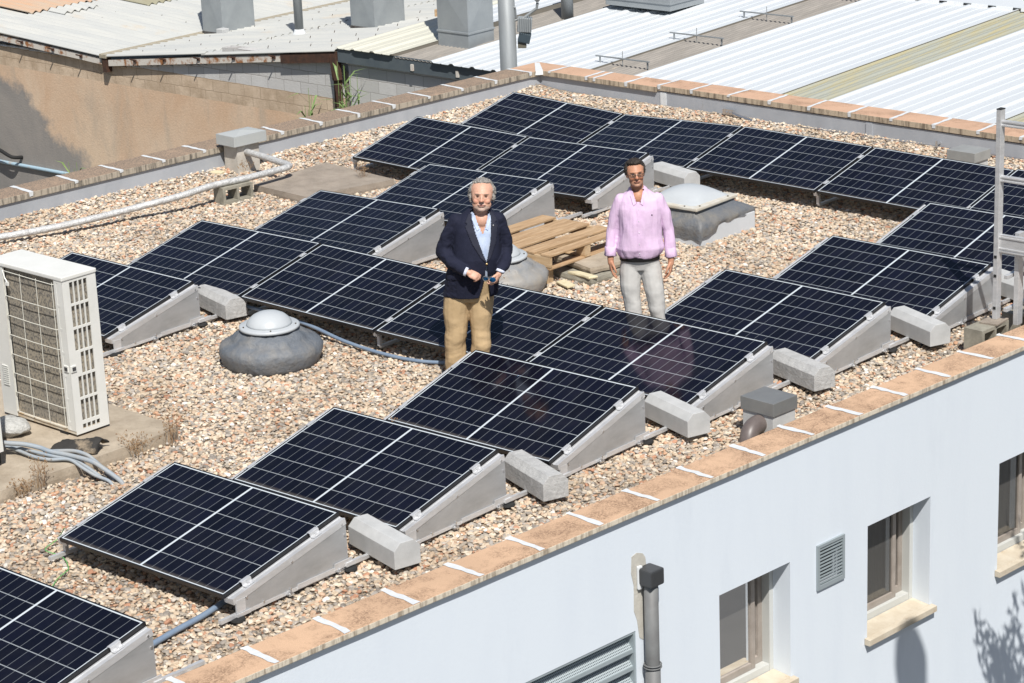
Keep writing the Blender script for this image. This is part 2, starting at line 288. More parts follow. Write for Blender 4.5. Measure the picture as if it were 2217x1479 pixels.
def cloth(name, c1, c2, rough=0.85, sheen=0.0, bs=9, bstr=0.3):
    m = pmat(name, c1, c2, 14, rough, 0, bstr, bs, bdist=0.02, spec=0.25)
    return m
M['navy'] = cloth("navy_wool", (0.010, 0.012, 0.026), (0.014, 0.016, 0.034))
M['khaki'] = cloth("khaki_chino", (0.49, 0.355, 0.205), (0.44, 0.315, 0.175))
M['pink'] = cloth("pink_oxford_cotton", (0.66, 0.49, 0.66), (0.62, 0.45, 0.63))
M['pale'] = cloth("pale_grey_chino", (0.56, 0.55, 0.53), (0.50, 0.49, 0.47))
M['shirtblue'] = cloth("pale_blue_print_shirt", (0.50, 0.57, 0.70), (0.36, 0.44, 0.60), bstr=0.1)
M['belt'] = pmat("black_leather", (0.012, 0.011, 0.011), None, rough=0.45)
M['lens'] = pmat("blue_mirror_lens", (0.01, 0.10, 0.26), None, rough=0.08, metal=0.6)
m, nt, b, oc = base_mat("skin", 0.5)
at = _n(nt, "ShaderNodeAttribute"); at.attribute_name = "paint"
nt.links.new(at.outputs["Color"], b.inputs["Base Color"]); b.inputs["Subsurface Weight"].default_value = 0.06
b.inputs["Subsurface Radius"].default_value = (0.01, 0.004, 0.002); b.inputs["Specular IOR Level"].default_value = 0.35; M['skin'] = m
M['hair_grey'] = pmat("grey_hair", (0.34, 0.325, 0.30), (0.16, 0.15, 0.14), 60, 0.7, 0, 0.9, 120, (1, 1, 0.4), bdist=0.01)
M['hair_dark'] = pmat("dark_brown_hair", (0.022, 0.016, 0.012), (0.04, 0.03, 0.022), 60, 0.55, 0, 0.9, 120, (1, 1, 0.4), bdist=0.01)

# ------------------------------------------------------------ helpers
WL = {}
def wloc(o): return WL.get(o.name, Vector((0, 0, 0))) if o else Vector((0, 0, 0))
def tag(o, label=None, cat=None, group=None, kind=None):
    if label: o["label"] = label
    if cat: o["category"] = cat
    if group: o["group"] = group
    if kind: o["kind"] = kind
    return o
def thing(name, loc=(0, 0, 0), label=None, cat=None, group=None, rotz=0.0):
    o = bpy.data.objects.new(name, None); COL.objects.link(o); o.empty_display_size = 0.2
    o.location = loc; o.rotation_euler = (0, 0, rotz); WL[o.name] = Vector(loc)
    return tag(o, label, cat, group)
class MB:
    def __init__(s): s.v = []; s.f = []
    def add(s, v, f):
        n = len(s.v); s.v += [tuple(p) for p in v]; s.f += [tuple(i + n for i in q) for q in f]; return s
    def box(s, c, d, rot=None):
        h = [x / 2 for x in d]; v = [Vector((a * h[0], b_ * h[1], e * h[2])) for a in (-1, 1) for b_ in (-1, 1) for e in (-1, 1)]
        if rot is not None: v = [rot @ p for p in v]
        v = [p + Vector(c) for p in v]
        return s.add(v, [(0, 1, 3, 2), (4, 6, 7, 5), (0, 4, 5, 1), (2, 3, 7, 6), (0, 2, 6, 4), (1, 5, 7, 3)])
    def bar(s, p0, p1, wd, ht, up=(0, 0, 1)):
        p0 = Vector(p0); p1 = Vector(p1); d = (p1 - p0); L = d.length; d.normalize()
        sd_ = d.cross(Vector(up)).normalized(); u = sd_.cross(d)
        r = Matrix((sd_, d, u)).transposed()
        return s.box((p0 + p1) / 2, (wd, L, ht), r)
    def prism(s, poly, vec):
        vec = Vector(vec); a = [Vector(p) for p in poly]; n = len(a)
        return s.add(a + [p + vec for p in a], [tuple(range(n))[::-1], tuple(range(n, 2 * n))] + [(i, (i + 1) % n, n + (i + 1) % n, n + i) for i in range(n)])
    def tube(s, path, r, seg=10, caps=True, sq=1.0):
        P = [Vector(p) for p in path]; n = len(P)
        if isinstance(r, (int, float)): r = [r] * n
        T = []
        for i in range(n):
            d = (P[min(i + 1, n - 1)] - P[max(i - 1, 0)]); T.append(d.normalized() if d.length > 1e-9 else Vector((0, 0, 1)))
        up = Vector((0, 0, 1)) if abs(T[0].z) < 0.9 else Vector((0, 1, 0))
        a = T[0].cross(up).normalized(); rings = []
        for i in range(n):
            a = (a - T[i] * a.dot(T[i])).normalized(); b_ = T[i].cross(a)
            rings.append([P[i] + (a * math.cos(t) + b_ * math.sin(t) * sq) * r[i] for t in [2 * math.pi * k / seg for k in range(seg)]])
        v = [p for q in rings for p in q]; f = []
        for i in range(n - 1):
            for k in range(seg): f.append((i * seg + k, i * seg + (k + 1) % seg, (i + 1) * seg + (k + 1) % seg, (i + 1) * seg + k))
        if caps: f += [tuple(range(seg))[::-1], tuple(range((n - 1) * seg, n * seg))]
        return s.add(v, f)
    def capsule(s, path, r, seg=14, sq=1.0):
        P = [Vector(p) for p in path]; r = list(r) if not isinstance(r, (int, float)) else [r] * len(P)
        d0 = (P[0] - P[1]).normalized(); d1 = (P[-1] - P[-2]).normalized()
        A = [(P[0] + d0 * r[0] * math.sin(t), r[0] * math.cos(t)) for t in (1.5, 1.1, 0.7, 0.35)]
        B = [(P[-1] + d1 * r[-1] * math.sin(t), r[-1] * math.cos(t)) for t in (0.35, 0.7, 1.1, 1.5)]
        Q = A + list(zip(P, r)) + B
        return s.tube([q[0] for q in Q], [q[1] for q in Q], seg, True, sq)
    def ell(s, c, r, seg=20, rings=12, rot=None):
        v = []; f = []
        for i in range(1, rings):
            t = math.pi * i / rings
            for k in range(seg):
                p = Vector((r[0] * math.sin(t) * math.cos(2 * math.pi * k / seg), r[1] * math.sin(t) * math.sin(2 * math.pi * k / seg), r[2] * math.cos(t)))
                v.append(p)
        v += [Vector((0, 0, r[2])), Vector((0, 0, -r[2]))]; top = len(v) - 2; bot = top + 1
        for i in range(rings - 2):
            for k in range(seg): f.append((i * seg + k, (i + 1) * seg + k, (i + 1) * seg + (k + 1) % seg, i * seg + (k + 1) % seg))
        for k in range(seg):
            f.append((top, k, (k + 1) % seg)); f.append((bot, (rings - 2) * seg + (k + 1) % seg, (rings - 2) * seg + k))
        if rot is not None: v = [rot @ p for p in v]
        return s.add([p + Vector(c) for p in v], f)
    def lathe(s, prof, c, seg=32, sx=1.0, sy=1.0, fn=None):
        v = []; f = []; c = Vector(c); n = len(prof)
        for (r, z) in prof:
            for k in range(seg):
                t = 2 * math.pi * k / seg; p = Vector((r * math.cos(t) * sx, r * math.sin(t) * sy, z))
                if fn: p = fn(p, t)
                v.append(p + c)
        for i in range(n - 1):
            for k in range(seg): f.append((i * seg + k, i * seg + (k + 1) % seg, (i + 1) * seg + (k + 1) % seg, (i + 1) * seg + k))
        f.append(tuple(range(seg))[::-1]); f.append(tuple(range((n - 1) * seg, n * seg)))
        return s.add(v, f)
    def rings(s, L, seg=36, pw=2.4):
        # stacked horizontal superellipses (z, cx, cy, rx, ry)
        v = []; f = []
        for (z, cx, cy, rx, ry) in L:
            for k in range(seg):
                t = 2 * math.pi * k / seg; ca, sa = math.cos(t), math.sin(t)
                v.append((cx + rx * math.copysign(abs(ca) ** (2 / pw), ca), cy + ry * math.copysign(abs(sa) ** (2 / pw), sa), z))
        for i in range(len(L) - 1):
            for k in range(seg): f.append((i * seg + k, i * seg + (k + 1) % seg, (i + 1) * seg + (k + 1) % seg, (i + 1) * seg + k))
        f.append(tuple(range(seg))[::-1]); f.append(tuple(range((len(L) - 1) * seg, len(L) * seg)))
        return s.add(v, f)
    def build(s, name, mat, parent=None, smooth=False, bevel=0.0, local=False, bseg=2, ngon=False):
        me = bpy.data.meshes.new(name); off = Vector((0, 0, 0)) if local else wloc(parent)
        me.from_pydata([tuple(Vector(p) - off) for p in s.v], [], s.f); me.update()
        bm = bmesh.new(); bm.from_mesh(me); bmesh.ops.recalc_face_normals(bm, faces=bm.faces)
        if bevel:
            es = [e for e in bm.edges if len(e.link_faces) == 2 and e.calc_face_angle(0) > 0.6]
            bmesh.ops.bevel(bm, geom=es, offset=bevel, segments=bseg, affect='EDGES', profile=0.6)
        bm.to_mesh(me); bm.free()
        if mat: me.materials.append(mat)
        if smooth: me.polygons.foreach_set("use_smooth", [True] * len(me.polygons))
        o = bpy.data.objects.new(name, me); COL.objects.link(o)
        if parent: o.parent = parent
        if not local: WL[o.name] = off
        else: WL[o.name] = wloc(parent)
        return o
def remesh(mb, voxel, smooth=3, fac=0.5):
    me = bpy.data.meshes.new("tmp"); me.from_pydata([tuple(p) for p in mb.v], [], mb.f); me.update()
    bm = bmesh.new(); bm.from_mesh(me); bmesh.ops.recalc_face_normals(bm, faces=bm.faces); bm.to_mesh(me); bm.free()
    o = bpy.data.objects.new("tmp", me); COL.objects.link(o)
    md = o.modifiers.new("r", 'REMESH'); md.mode = 'VOXEL'; md.voxel_size = voxel; md.adaptivity = 0.0
    if smooth:
        ms = o.modifiers.new("s", 'SMOOTH'); ms.iterations = smooth; ms.factor = fac
    dg = bpy.context.evaluated_depsgraph_get(); dg.update()
    ev = o.evaluated_get(dg); res = bpy.data.meshes.new_from_object(ev)
    bpy.data.objects.remove(o); bpy.data.meshes.remove(me)
    return res
def mesh_np(me):
    n = len(me.vertices); a = np.empty(n * 3); me.vertices.foreach_get("co", a); return a.reshape(-1, 3)
def set_np(me, a): me.vertices.foreach_set("co", a.ravel()); me.update()
def link_mesh(name, me, mat, parent, smooth=True):
    me.name = name
    me.materials.clear(); me.materials.append(mat)
    me.polygons.foreach_set("use_smooth", [smooth] * len(me.polygons))
    o = bpy.data.objects.new(name, me); COL.objects.link(o); o.parent = parent; WL[o.name] = wloc(parent); return o
def rz(a): return Matrix.Rotation(a, 3, 'Z')
def rx(a): return Matrix.Rotation(a, 3, 'X')
def ry(a): return Matrix.Rotation(a, 3, 'Y')
# ============================================================ THE WHITE BUILDING
FP = Vector((5.80, -7.62, 0)); FT = Vector((0.0681, 0.99768, 0)); FN = Vector((0.99768, -0.0681, 0))
def F(s, d, z): return FP + FT * s - FN * d + Vector((0, 0, z))      # s along the facade, d inwards, z up
bld = thing("white_building", (0, 0, -6.5), "white rendered building whose gravel flat roof carries the solar panels", "building")

def plate_holes(mb, P, s0, s1, z0, z1, holes, depth=None, d0=0.0):
    S = sorted({s0, s1, *[h[0] for h in holes], *[h[1] for h in holes]}); Zs = sorted({z0, z1, *[h[2] for h in holes], *[h[3] for h in holes]})
    for a, b_ in zip(S, S[1:]):
        for c, d in zip(Zs, Zs[1:]):
            if any(h[0] <= a and b_ <= h[1] and h[2] <= c and d <= h[3] for h in holes): continue
            mb.add([P(a, d0, c), P(b_, d0, c), P(b_, d0, d), P(a, d0, d)], [(0, 1, 2, 3)])
    if depth:
        for (a, b_, c, d) in holes:
            for q in (((a, c), (b_, c)), ((b_, c), (b_, d)), ((b_, d), (a, d)), ((a, d), (a, c))):
                (u0, w0), (u1, w1) = q
                mb.add([P(u0, d0, w0), P(u1, d0, w1), P(u1, d0 + depth, w1), P(u0, d0 + depth, w0)], [(0, 1, 2, 3)])
    return mb
WD = 0.04
wins = [(0.55 - 1.2, 1.38 - 1.2 - 0.25, -1.66, -0.70)]
wins = [(2.985, 3.81, -1.655, -0.69), (4.772, 5.602, -1.66, -0.70), (6.565, 7.395, -1.66, -0.70), (8.36, 9.19, -1.66, -0.70)]
louv = (0.25, 2.075, -1.75, -0.655); vent = (4.14, 4.445, -1.02, -0.675)
lower = [(a, b_, c - 3.0, d - 3.0) for (a, b_, c, d) in wins]
mb = plate_holes(MB(), F, -5.0, 12.5, -6.5, 0.235, wins + [louv, vent] + lower, 0.2, WD)
wall = mb.build("front_wall", M['wall'], bld)
mb = MB()
LP = Vector((-5.665, -2.138, 0))
def Lf(s, d, z): return LP + FT * s + FN * d + Vector((0, 0, z))     # s along the left parapet, d inwards
def Bk(x, d, z): return Vector((x, 6.02 - 0.0178 * x - d, z))        # back parapet, d inwards
mb.prism([Lf(-10.5, 0.05, -6.5), Lf(-10.5, 0.385, -6.5), Lf(7.95, 0.385, -6.5), Lf(8.1, 0.05, -6.5)], (0, 0, 6.72))
mb.build("side_wall", M['membrane'], bld)
mb = MB().prism([Bk(-5.05, 0.05, -6.5), Bk(9, 0.05, -6.5), Bk(9, 0.365, -6.5), Bk(-4.8, 0.365, -6.5)], (0, 0, 6.72)); mb.build("rear_wall", M['membrane'], bld)
# inner skin of the front parapet, hidden side
MB().prism([F(-5, 0.24, -0.3), F(12.5, 0.24, -0.3), F(12.5, 0.30, -0.3), F(-5, 0.30, -0.3)], (0, 0, 0.52)).build("parapet_upstand", M['membrane'], bld)

def roofz(x, y):
    return -0.012 + 0.016 * noise.noise(Vector((x * 0.9, y * 0.9, 0))) + 0.010 * noise.noise(Vector((x * 2.6, y * 2.6, 3)))
def edge_heap(y, x):
    xl = -5.665 + 0.0681 * (y + 2.138) + 0.33; xr = 5.80 + 0.0681 * (y + 7.62) - 0.30
    h = 0.0
    h += 0.05 * max(0, 1 - (x - xl) / 0.35) + 0.13 * max(0, 1 - (xr - x) / 0.55) + 0.06 * max(0, 1 - (5.68 - y) / 0.5)
    return h
def bed(name, nx, ny, y0, y1):
    mb = MB(); v = []; f = []
    for j in range(ny + 1):
        y = y0 + (y1 - y0) * j / ny
        xl = -5.665 + 0.0681 * (y + 2.138) + 0.31; xr = 5.80 + 0.0681 * (y + 7.62) - 0.285
        for i in range(nx + 1):
            x = xl + (xr - xl) * i / nx; v.append((x, y, roofz(x, y) + edge_heap(y, x)))
    for j in range(ny):
        for i in range(nx): a = j * (nx + 1) + i; f.append((a, a + 1, a + nx + 2, a + nx + 1))
    return mb.add(v, f)
bed("roof_bed", 90, 140, -11.5, 5.72).build("roof_bed", M['bed'], bld, smooth=True)

# coping runs and their joint seals
def coping(name, P, s0, s1, w_, z, th, mat, joints, sw=0.05, wrap=0.035):
    c = MB(); n = 60
    N = max(2, int(abs(s1 - s0) / 0.3)); v = []; f = []
    for i in range(N + 1):
        s = s0 + (s1 - s0) * i / N
        e = 0.0025 * noise.noise(Vector((s * 3, 1, 0))); g = 0.0025 * noise.noise(Vector((s * 3, 9, 0)))
        v += [P(s, 0 + e, z), P(s, w_ + g, z), P(s, w_ + g, z - th), P(s, 0 + e, z - th)]
    for i in range(N):
        for k in range(4): a = 4 * i; f.append((a + k, a + (k + 1) % 4, a + 4 + (k + 1) % 4, a + 4 + k))
    f += [(0, 1, 2, 3), (4 * N, 4 * N + 1, 4 * N + 2, 4 * N + 3)]
    o = c.add(v, f).build(name, mat, bld, bevel=0.006)
    for s in joints:
        q = MB(); h = sw / 2; sk = random.uniform(-0.022, 0.022); v = []
        zt = z + 0.004; ins = w_ + 0.006; wr = wrap * random.uniform(0.6, 1.5)
        top = []
        for k in range(7):
            t = k / 6; top.append((s - h * random.uniform(0.62, 1.35) + sk * t, s + h * random.uniform(0.62, 1.35) + sk * t, 0.004 + (ins - 0.004) * t))
        for (a, b_, d) in top: v += [P(a, d, zt), P(b_, d, zt)]
        v += [P(s - h * 0.9 + sk, ins, z - wr), P(s + h * 0.8 + sk, ins, z - wr * 0.9)]
        f = [(2 * k, 2 * k + 1, 2 * k + 3, 2 * k + 2) for k in range(7)]
        sc_ = q.add(v, f).build("joint_seal", M['seal'], o)
    return o
coping("front_coping", F, -5.0, 12.5, 0.33, 0.28, 0.042, M['cop_front'], [-1.18 + 0.5815 * k for k in range(-2, 18)], 0.052, -0.01)
coping("left_coping", Lf, -10.5, 7.72, 0.41, 0.28, 0.07, M['cop_left'], [0.592 * k for k in range(-8, 14)])
cb = coping("left_coping", Lf, 7.72, 7.7201, 0.41, 0.28, 0.07, M['cop_left'], []); bpy.data.objects.remove(cb)
coping("back_coping", Bk, -4.70, -2.76, 0.40, 0.281, 0.07, M['cop_back'], [-4.53, -3.93, -3.79, -3.25])
coping("back_coping", lambda s, d, z: Bk(s, d - 0.03, z + 0.02), -2.755, 9.0, 0.41, 0.281, 0.07, M['cop_back'], [-2.70] + [-2.19 + 0.5875 * k for k in range(0, 14)])
# corner tile of the coping
MB().prism([Lf(7.72, 0, 0.21), Lf(7.72, 0.41, 0.21), Bk(-4.70, 0.40, 0.21), Bk(-4.70, 0.0, 0.21), Bk(-5.11, 0.0, 0.21)], (0, 0, 0.07)).build("corner_coping", M['cop_back'], bld, bevel=0.004)
q = MB().add([(-5.10, 6.04, .285), (-5.04, 6.07, .285), (-4.66, 5.70, .285), (-4.72, 5.62, .285), (-4.65, 5.69, .23), (-4.715, 5.61, .23)], [(0, 1, 2, 3), (3, 2, 4, 5)]).build("joint_seal", M['seal'], bld)
# vertical membrane laps on the back upstand
for x in (-2.66, 0.45):
    MB().box(Bk(x, 0.372, 0.07), (0.09, 0.012, 0.28)).build("membrane_lap", M['seal'] if x < 0 else M['membrane'], bld)

# windows
def window(a, b_, c, d, light):
    D = 0.205 + WD
    r = MB()
    def bx(s0, s1, z0, z1, d0, d1):
        r.add([F(s0, d0, z0), F(s1, d0, z0), F(s1, d1, z0), F(s0, d1, z0), F(s0, d0, z1), F(s1, d0, z1), F(s1, d1, z1), F(s0, d1, z1)],
              [(0, 1, 2, 3), (4, 5, 6, 7), (0, 1, 5, 4), (1, 2, 6, 5), (2, 3, 7, 6), (3, 0, 4, 7)])
    root = MB(); r = root
    bx(b_ - 0.045, b_, c, d, D - 0.035, D + 0.06); bx(a, a + 0.03, c, d, D - 0.035, D + 0.06); bx(a + 0.03, b_ - 0.045, c, c + 0.075, D - 0.03, D + 0.05); bx(a + 0.03, b_ - 0.045, d - 0.03, d, D - 0.03, D + 0.05)
    w_ = root.build("window", M['frame_light'], bld, bevel=0.003)
    r = MB()
    def leaf(s0, s1, off, fw):
        for q in ((s0, s0 + fw, c + 0.075, d - 0.03), (s1 - fw, s1, c + 0.075, d - 0.03), (s0 + fw, s1 - fw, c + 0.075, c + 0.075 + fw * 1.25), (s0 + fw, s1 - fw, d - 0.03 - fw, d - 0.03)):
            bx(*q, D + off, D + off + 0.035)
    leaf(a - 0.2, a + 0.65, 0.002, 0.045); leaf(a + 0.605, b_ - 0.045, 0.040, 0.05)
    r.build("frame", M['frame'], w_, bevel=0.003)
    p = MB()
    for (s0, s1, off) in ((a + 0.0, a + 0.61, 0.019), (a + 0.65, b_ - 0.09, 0.058)):
        p.add([F(s0, D + off, c + 0.1), F(s1, D + off, c + 0.1), F(s1, D + off, d - 0.05), F(s0, D + off, d - 0.05)], [(0, 1, 2, 3)])
    p.build("pane", M['pane'], w_)
    # curtain and dark room behind
    cu = MB(); v = []; f = []
    n = 40
    for k in range(n + 1):
        s = a + 0.02 + (b_ - a - 0.04) * k / n; dd = D + 0.105 + 0.02 * math.sin(k * 1.1) * (1 if k < 30 else 1.6)
        v += [F(s, dd, c), F(s, dd, d)]
    f = [(2 * k, 2 * k + 2, 2 * k + 3, 2 * k + 1) for k in range(n) ]
    cu.add(v, f).build("curtain", M['glassdark'], w_, smooth=True)
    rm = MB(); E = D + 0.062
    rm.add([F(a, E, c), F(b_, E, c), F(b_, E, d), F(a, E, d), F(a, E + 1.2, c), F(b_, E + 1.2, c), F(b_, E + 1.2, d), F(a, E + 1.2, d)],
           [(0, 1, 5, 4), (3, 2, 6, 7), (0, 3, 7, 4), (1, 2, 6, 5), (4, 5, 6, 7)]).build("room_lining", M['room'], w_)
    sl = MB(); r = sl
    sl.add([F(a - 0.035, WD - 0.055, c - 0.052), F(b_ + 0.035, WD - 0.055, c - 0.052), F(b_ + 0.035, WD - 0.055, c - 0.004), F(a - 0.035, WD - 0.055, c - 0.004),
            F(a - 0.035, WD - 0.003, c - 0.052), F(b_ + 0.035, WD - 0.003, c - 0.052), F(b_ + 0.035, WD - 0.003, c + 0.002), F(a - 0.035, WD - 0.003, c + 0.002)],
           [(0, 1, 2, 3), (4, 5, 6, 7), (0, 1, 5, 4), (3, 2, 6, 7), (0, 3, 7, 4), (1, 2, 6, 5)])
    sl.add([F(a + 0.002, WD - 0.004, c + 0.004), F(b_ - 0.002, WD - 0.004, c + 0.004), F(b_ - 0.002, D - 0.036, c + 0.018), F(a + 0.002, D - 0.036, c + 0.018),
            F(a + 0.002, WD - 0.004, c - 0.03), F(b_ - 0.002, WD - 0.004, c - 0.03), F(b_ - 0.002, D - 0.036, c - 0.03), F(a + 0.002, D - 0.036, c - 0.03)], [(0, 1, 2, 3), (4, 5, 6, 7), (0, 3, 7, 4), (1, 2, 6, 5), (2, 3, 7, 6), (0, 1, 5, 4)])
    sl.build("sill", M['sill'], w_)
for (a, b_, c, d) in wins + lower: window(a, b_, c, d, True)

# square vent grille
g = MB(); a, b_, c, d = vent
def fbox(g, s0, s1, z0, z1, d0, d1, tilt=0.0):
    g.add([F(s0, d0, z0), F(s1, d0, z0), F(s1, d1, z0 + tilt), F(s0, d1, z0 + tilt), F(s0, d0, z1), F(s1, d0, z1), F(s1, d1, z1 + tilt), F(s0, d1, z1 + tilt)],
          [(0, 1, 2, 3), (4, 5, 6, 7), (0, 1, 5, 4), (1, 2, 6, 5), (2, 3, 7, 6), (3, 0, 4, 7)])
for q in ((a - .015, a + .01, c - .015, d + .015), (b_ - .01, b_ + .015, c - .015, d + .015), (a + .01, b_ - .01, c - .015, c + .02), (a + .01, b_ - .01, d - .01, d + .015)): fbox(g, *q, WD - 0.02, WD + 0.02)
vg = g.build("vent_grille", pmat("grey_green_frame", (0.27, 0.31, 0.33), None, rough=.5), bld)
g = MB()
for k in range(11): z0 = c + 0.028 + 0.0282 * k; fbox(g, a + .011, b_ - .011, z0, z0 + .013, WD - 0.014, WD - 0.009, 0.0)
g.build("slats", M['louvre'], vg)
g = MB(); fbox(g, a - .002, b_ + .002, c - .002, d + .002, WD + .10, WD + .11); g.build("backing", M['room'], vg)
# wide perforated louvre
m, nt, b, oc = base_mat("perforated_louvre", 0.5)
sp = _n(nt, "ShaderNodeSeparateXYZ"); nt.links.new(oc, sp.inputs[0])
u = _math(nt, 'SUBTRACT', _math(nt, 'FRACT', _math(nt, 'MULTIPLY', sp.outputs[1], 62)), 0.5); v_ = _math(nt, 'SUBTRACT', _math(nt, 'FRACT', _math(nt, 'MULTIPLY', sp.outputs[2], 75)), 0.5)
rr = _math(nt, 'SQRT', _math(nt, 'ADD', _math(nt, 'MULTIPLY', u, u), _math(nt, 'MULTIPLY', v_, v_)))
nt.links.new(_mix(nt, _math(nt, 'LESS_THAN', rr, 0.30), (0.36, 0.41, 0.43), (0.05, 0.06, 0.065)), b.inputs["Base Color"]); M['perf'] = m
g = MB(); a, b_, c, d = louv
fbox(g, b_ - .02, b_, c, d, WD + .005, WD + .14); fbox(g, a, a + .02, c, d, WD + .005, WD + .14); fbox(g, a + .02, b_ - .02, d - .02, d, WD + .005, WD + .14)
lv = g.build("ventilation_louvre", M['louvre'], bld)
g = MB(); g2 = MB(); k = 0; z0 = d - 0.17
while z0 > c:
    fbox(g2, a + .02, b_ - .02, z0, z0 + 0.03, WD + 0.012, WD + 0.022)
    g.add([F(a + .02, WD + 0.022, z0 + 0.03), F(b_ - .02, WD + 0.022, z0 + 0.03), F(b_ - .02, WD + 0.12, z0 + 0.135), F(a + .02, WD + 0.12, z0 + 0.135)], [(0, 1, 2, 3)])
    z0 -= 0.135
g.build("perforated_slats", M['perf'], lv); g2.build("slat_lips", M['louvre'], lv)
g = MB(); fbox(g, a, b_, c, d, WD + .16, WD + .17); g.build("backing", M['room'], lv)
# downpipe with its square hopper and the bare patch of render behind it
M['patch'] = pmat("bare_render_patch", (0.52, 0.50, 0.45), (0.44, 0.42, 0.37), 10, 0.95, 0, 0.4, 60)
pt = [(2.05, -.075), (2.10, -.06), (2.13, -.07), (2.165, -.085), (2.19, -.12), (2.20, -.2), (2.17, -.55), (2.15, -.75), (2.11, -.72), (2.09, -.58), (2.06, -.5), (2.065, -.3), (2.04, -.2)]
MB().prism([F(s, WD - .004, z) for s, z in pt], FN * -0.003).build("render_patch", M['patch'], bld)
g = MB(); s = 2.165
g.tube([F(s, WD - .075, z) for z in (-.30, -.93, -.931)], .052, 20); g.tube([F(s, WD - .075, z) for z in (-.925, -2, -6.45)], .056, 20)
dp = g.build("downpipe", M['pvc_grey'], bld, smooth=True)
g = MB(); fbox(g, s - .07, s + .07, -.30, -.175, WD - .145, WD - .001); g.build("hopper", pmat("black_grey_hopper", (0.04, 0.042, 0.045), None, rough=0.45), dp, bevel=0.014)
g = MB(); fbox(g, s - .075, s - .03, -.34, -.16, WD - .03, WD - .0035); g.build("sealant", M['seal'], dp, bevel=0.01)
g = MB()
for z in (-.925, -.945): g.tube([F(s + .063 * math.cos(t), WD - .075 + .063 * math.sin(t), z) for t in [R(k * 15) for k in range(25)]], .005, 8)
g.build("clamp", M['pvc_grey'], dp)

# ============================================================ LOOSE GRAVEL (stuff)
stones = bpy.data.collections.new("stone_kinds")
for k in range(10):
    bm = bmesh.new(); bmesh.ops.create_icosphere(bm, subdivisions=2 if k < 8 else 1, radius=1.0)
    sc = Vector((random.uniform(0.8, 1.15), random.uniform(0.6, 0.85), random.uniform(0.36, 0.6)))
    cuts = [(Vector((random.gauss(0, 1), random.gauss(0, 1), random.gauss(0, 1))).normalized(), random.uniform(0.62, 0.88)) for _ in range(5)]
    for v in bm.verts:
        for (nn, dd) in cuts:
            e = v.co.dot(nn)
            if e > dd: v.co -= nn * (e - dd)
        v.co *= 1 + 0.10 * noise.noise(v.co * 1.7 + Vector((k * 5, 0, 0)))
        v.co = Vector((v.co.x * sc.x, v.co.y * sc.y, v.co.z * sc.z)) * 0.0245
    me = bpy.data.meshes.new("stone"); bm.to_mesh(me); bm.free(); me.materials.append(M['stone'])
    so = bpy.data.objects.new("stone", me); stones.objects.link(so)
gr = bed("roof_gravel", 60, 90, -11.3, 5.66).build("roof_gravel", M['stone'], None)
tag(gr, "loose beige, grey and terracotta gravel covering the flat roof", "gravel", kind="stuff")
ng = bpy.data.node_groups.new("scatter_gravel", 'GeometryNodeTree')
ng.interface.new_socket("Geometry", in_out='INPUT', socket_type='NodeSocketGeometry'); ng.interface.new_socket("Geometry", in_out='OUTPUT', socket_type='NodeSocketGeometry')
N = ng.nodes; Lk = ng.links
gi = N.new("NodeGroupInput"); go = N.new("NodeGroupOutput")
dpf = N.new("GeometryNodeDistributePointsOnFaces"); dpf.distribute_method = 'POISSON'
dpf.inputs["Distance Min"].default_value = 0.0175; dpf.inputs["Density Max"].default_value = 2300; dpf.inputs["Seed"].default_value = 3
Lk.new(gi.outputs[0], dpf.inputs["Mesh"])
ci = N.new("GeometryNodeCollectionInfo"); ci.inputs["Collection"].default_value = stones; ci.inputs["Separate Children"].default_value = True; ci.inputs["Reset Children"].default_value = True
iop = N.new("GeometryNodeInstanceOnPoints"); iop.inputs["Pick Instance"].default_value = True
Lk.new(dpf.outputs["Points"], iop.inputs["Points"]); Lk.new(ci.outputs[0], iop.inputs["Instance"])
rv = N.new("FunctionNodeRandomValue"); rv.data_type = 'FLOAT_VECTOR'; rv.inputs[0].default_value = (-0.45, -0.45, 0); rv.inputs[1].default_value = (0.45, 0.45, 6.283)
e2r = N.new("FunctionNodeEulerToRotation"); Lk.new(rv.outputs[0], e2r.inputs[0]); Lk.new(e2r.outputs[0], iop.inputs["Rotation"])
rs = N.new("FunctionNodeRandomValue"); rs.data_type = 'FLOAT'; rs.inputs[2].default_value = 0.38; rs.inputs[3].default_value = 1.30; rs.inputs["Seed"].default_value = 5
Lk.new(rs.outputs[1], iop.inputs["Scale"])
sp_ = N.new("GeometryNodeSetPosition"); rp_ = N.new("FunctionNodeRandomValue"); rp_.data_type = 'FLOAT_VECTOR'; rp_.inputs[0].default_value = (0, 0, 0.0); rp_.inputs[1].default_value = (0, 0, 0.016); rp_.inputs["Seed"].default_value = 8
Lk.new(dpf.outputs["Points"], sp_.inputs["Geometry"]); Lk.new(rp_.outputs[0], sp_.inputs["Offset"]); Lk.new(sp_.outputs[0], iop.inputs["Points"])
sna = N.new("GeometryNodeStoreNamedAttribute"); sna.data_type = 'FLOAT'; sna.domain = 'INSTANCE'; sna.inputs["Name"].default_value = "tint"
rt = N.new("FunctionNodeRandomValue"); rt.data_type = 'FLOAT'; rt.inputs["Seed"].default_value = 11
Lk.new(iop.outputs[0], sna.inputs["Geometry"]); Lk.new(rt.outputs[1], sna.inputs["Value"])
Lk.new(sna.outputs[0], go.inputs[0])
gm = gr.modifiers.new("scatter", 'NODES'); gm.node_group = ng
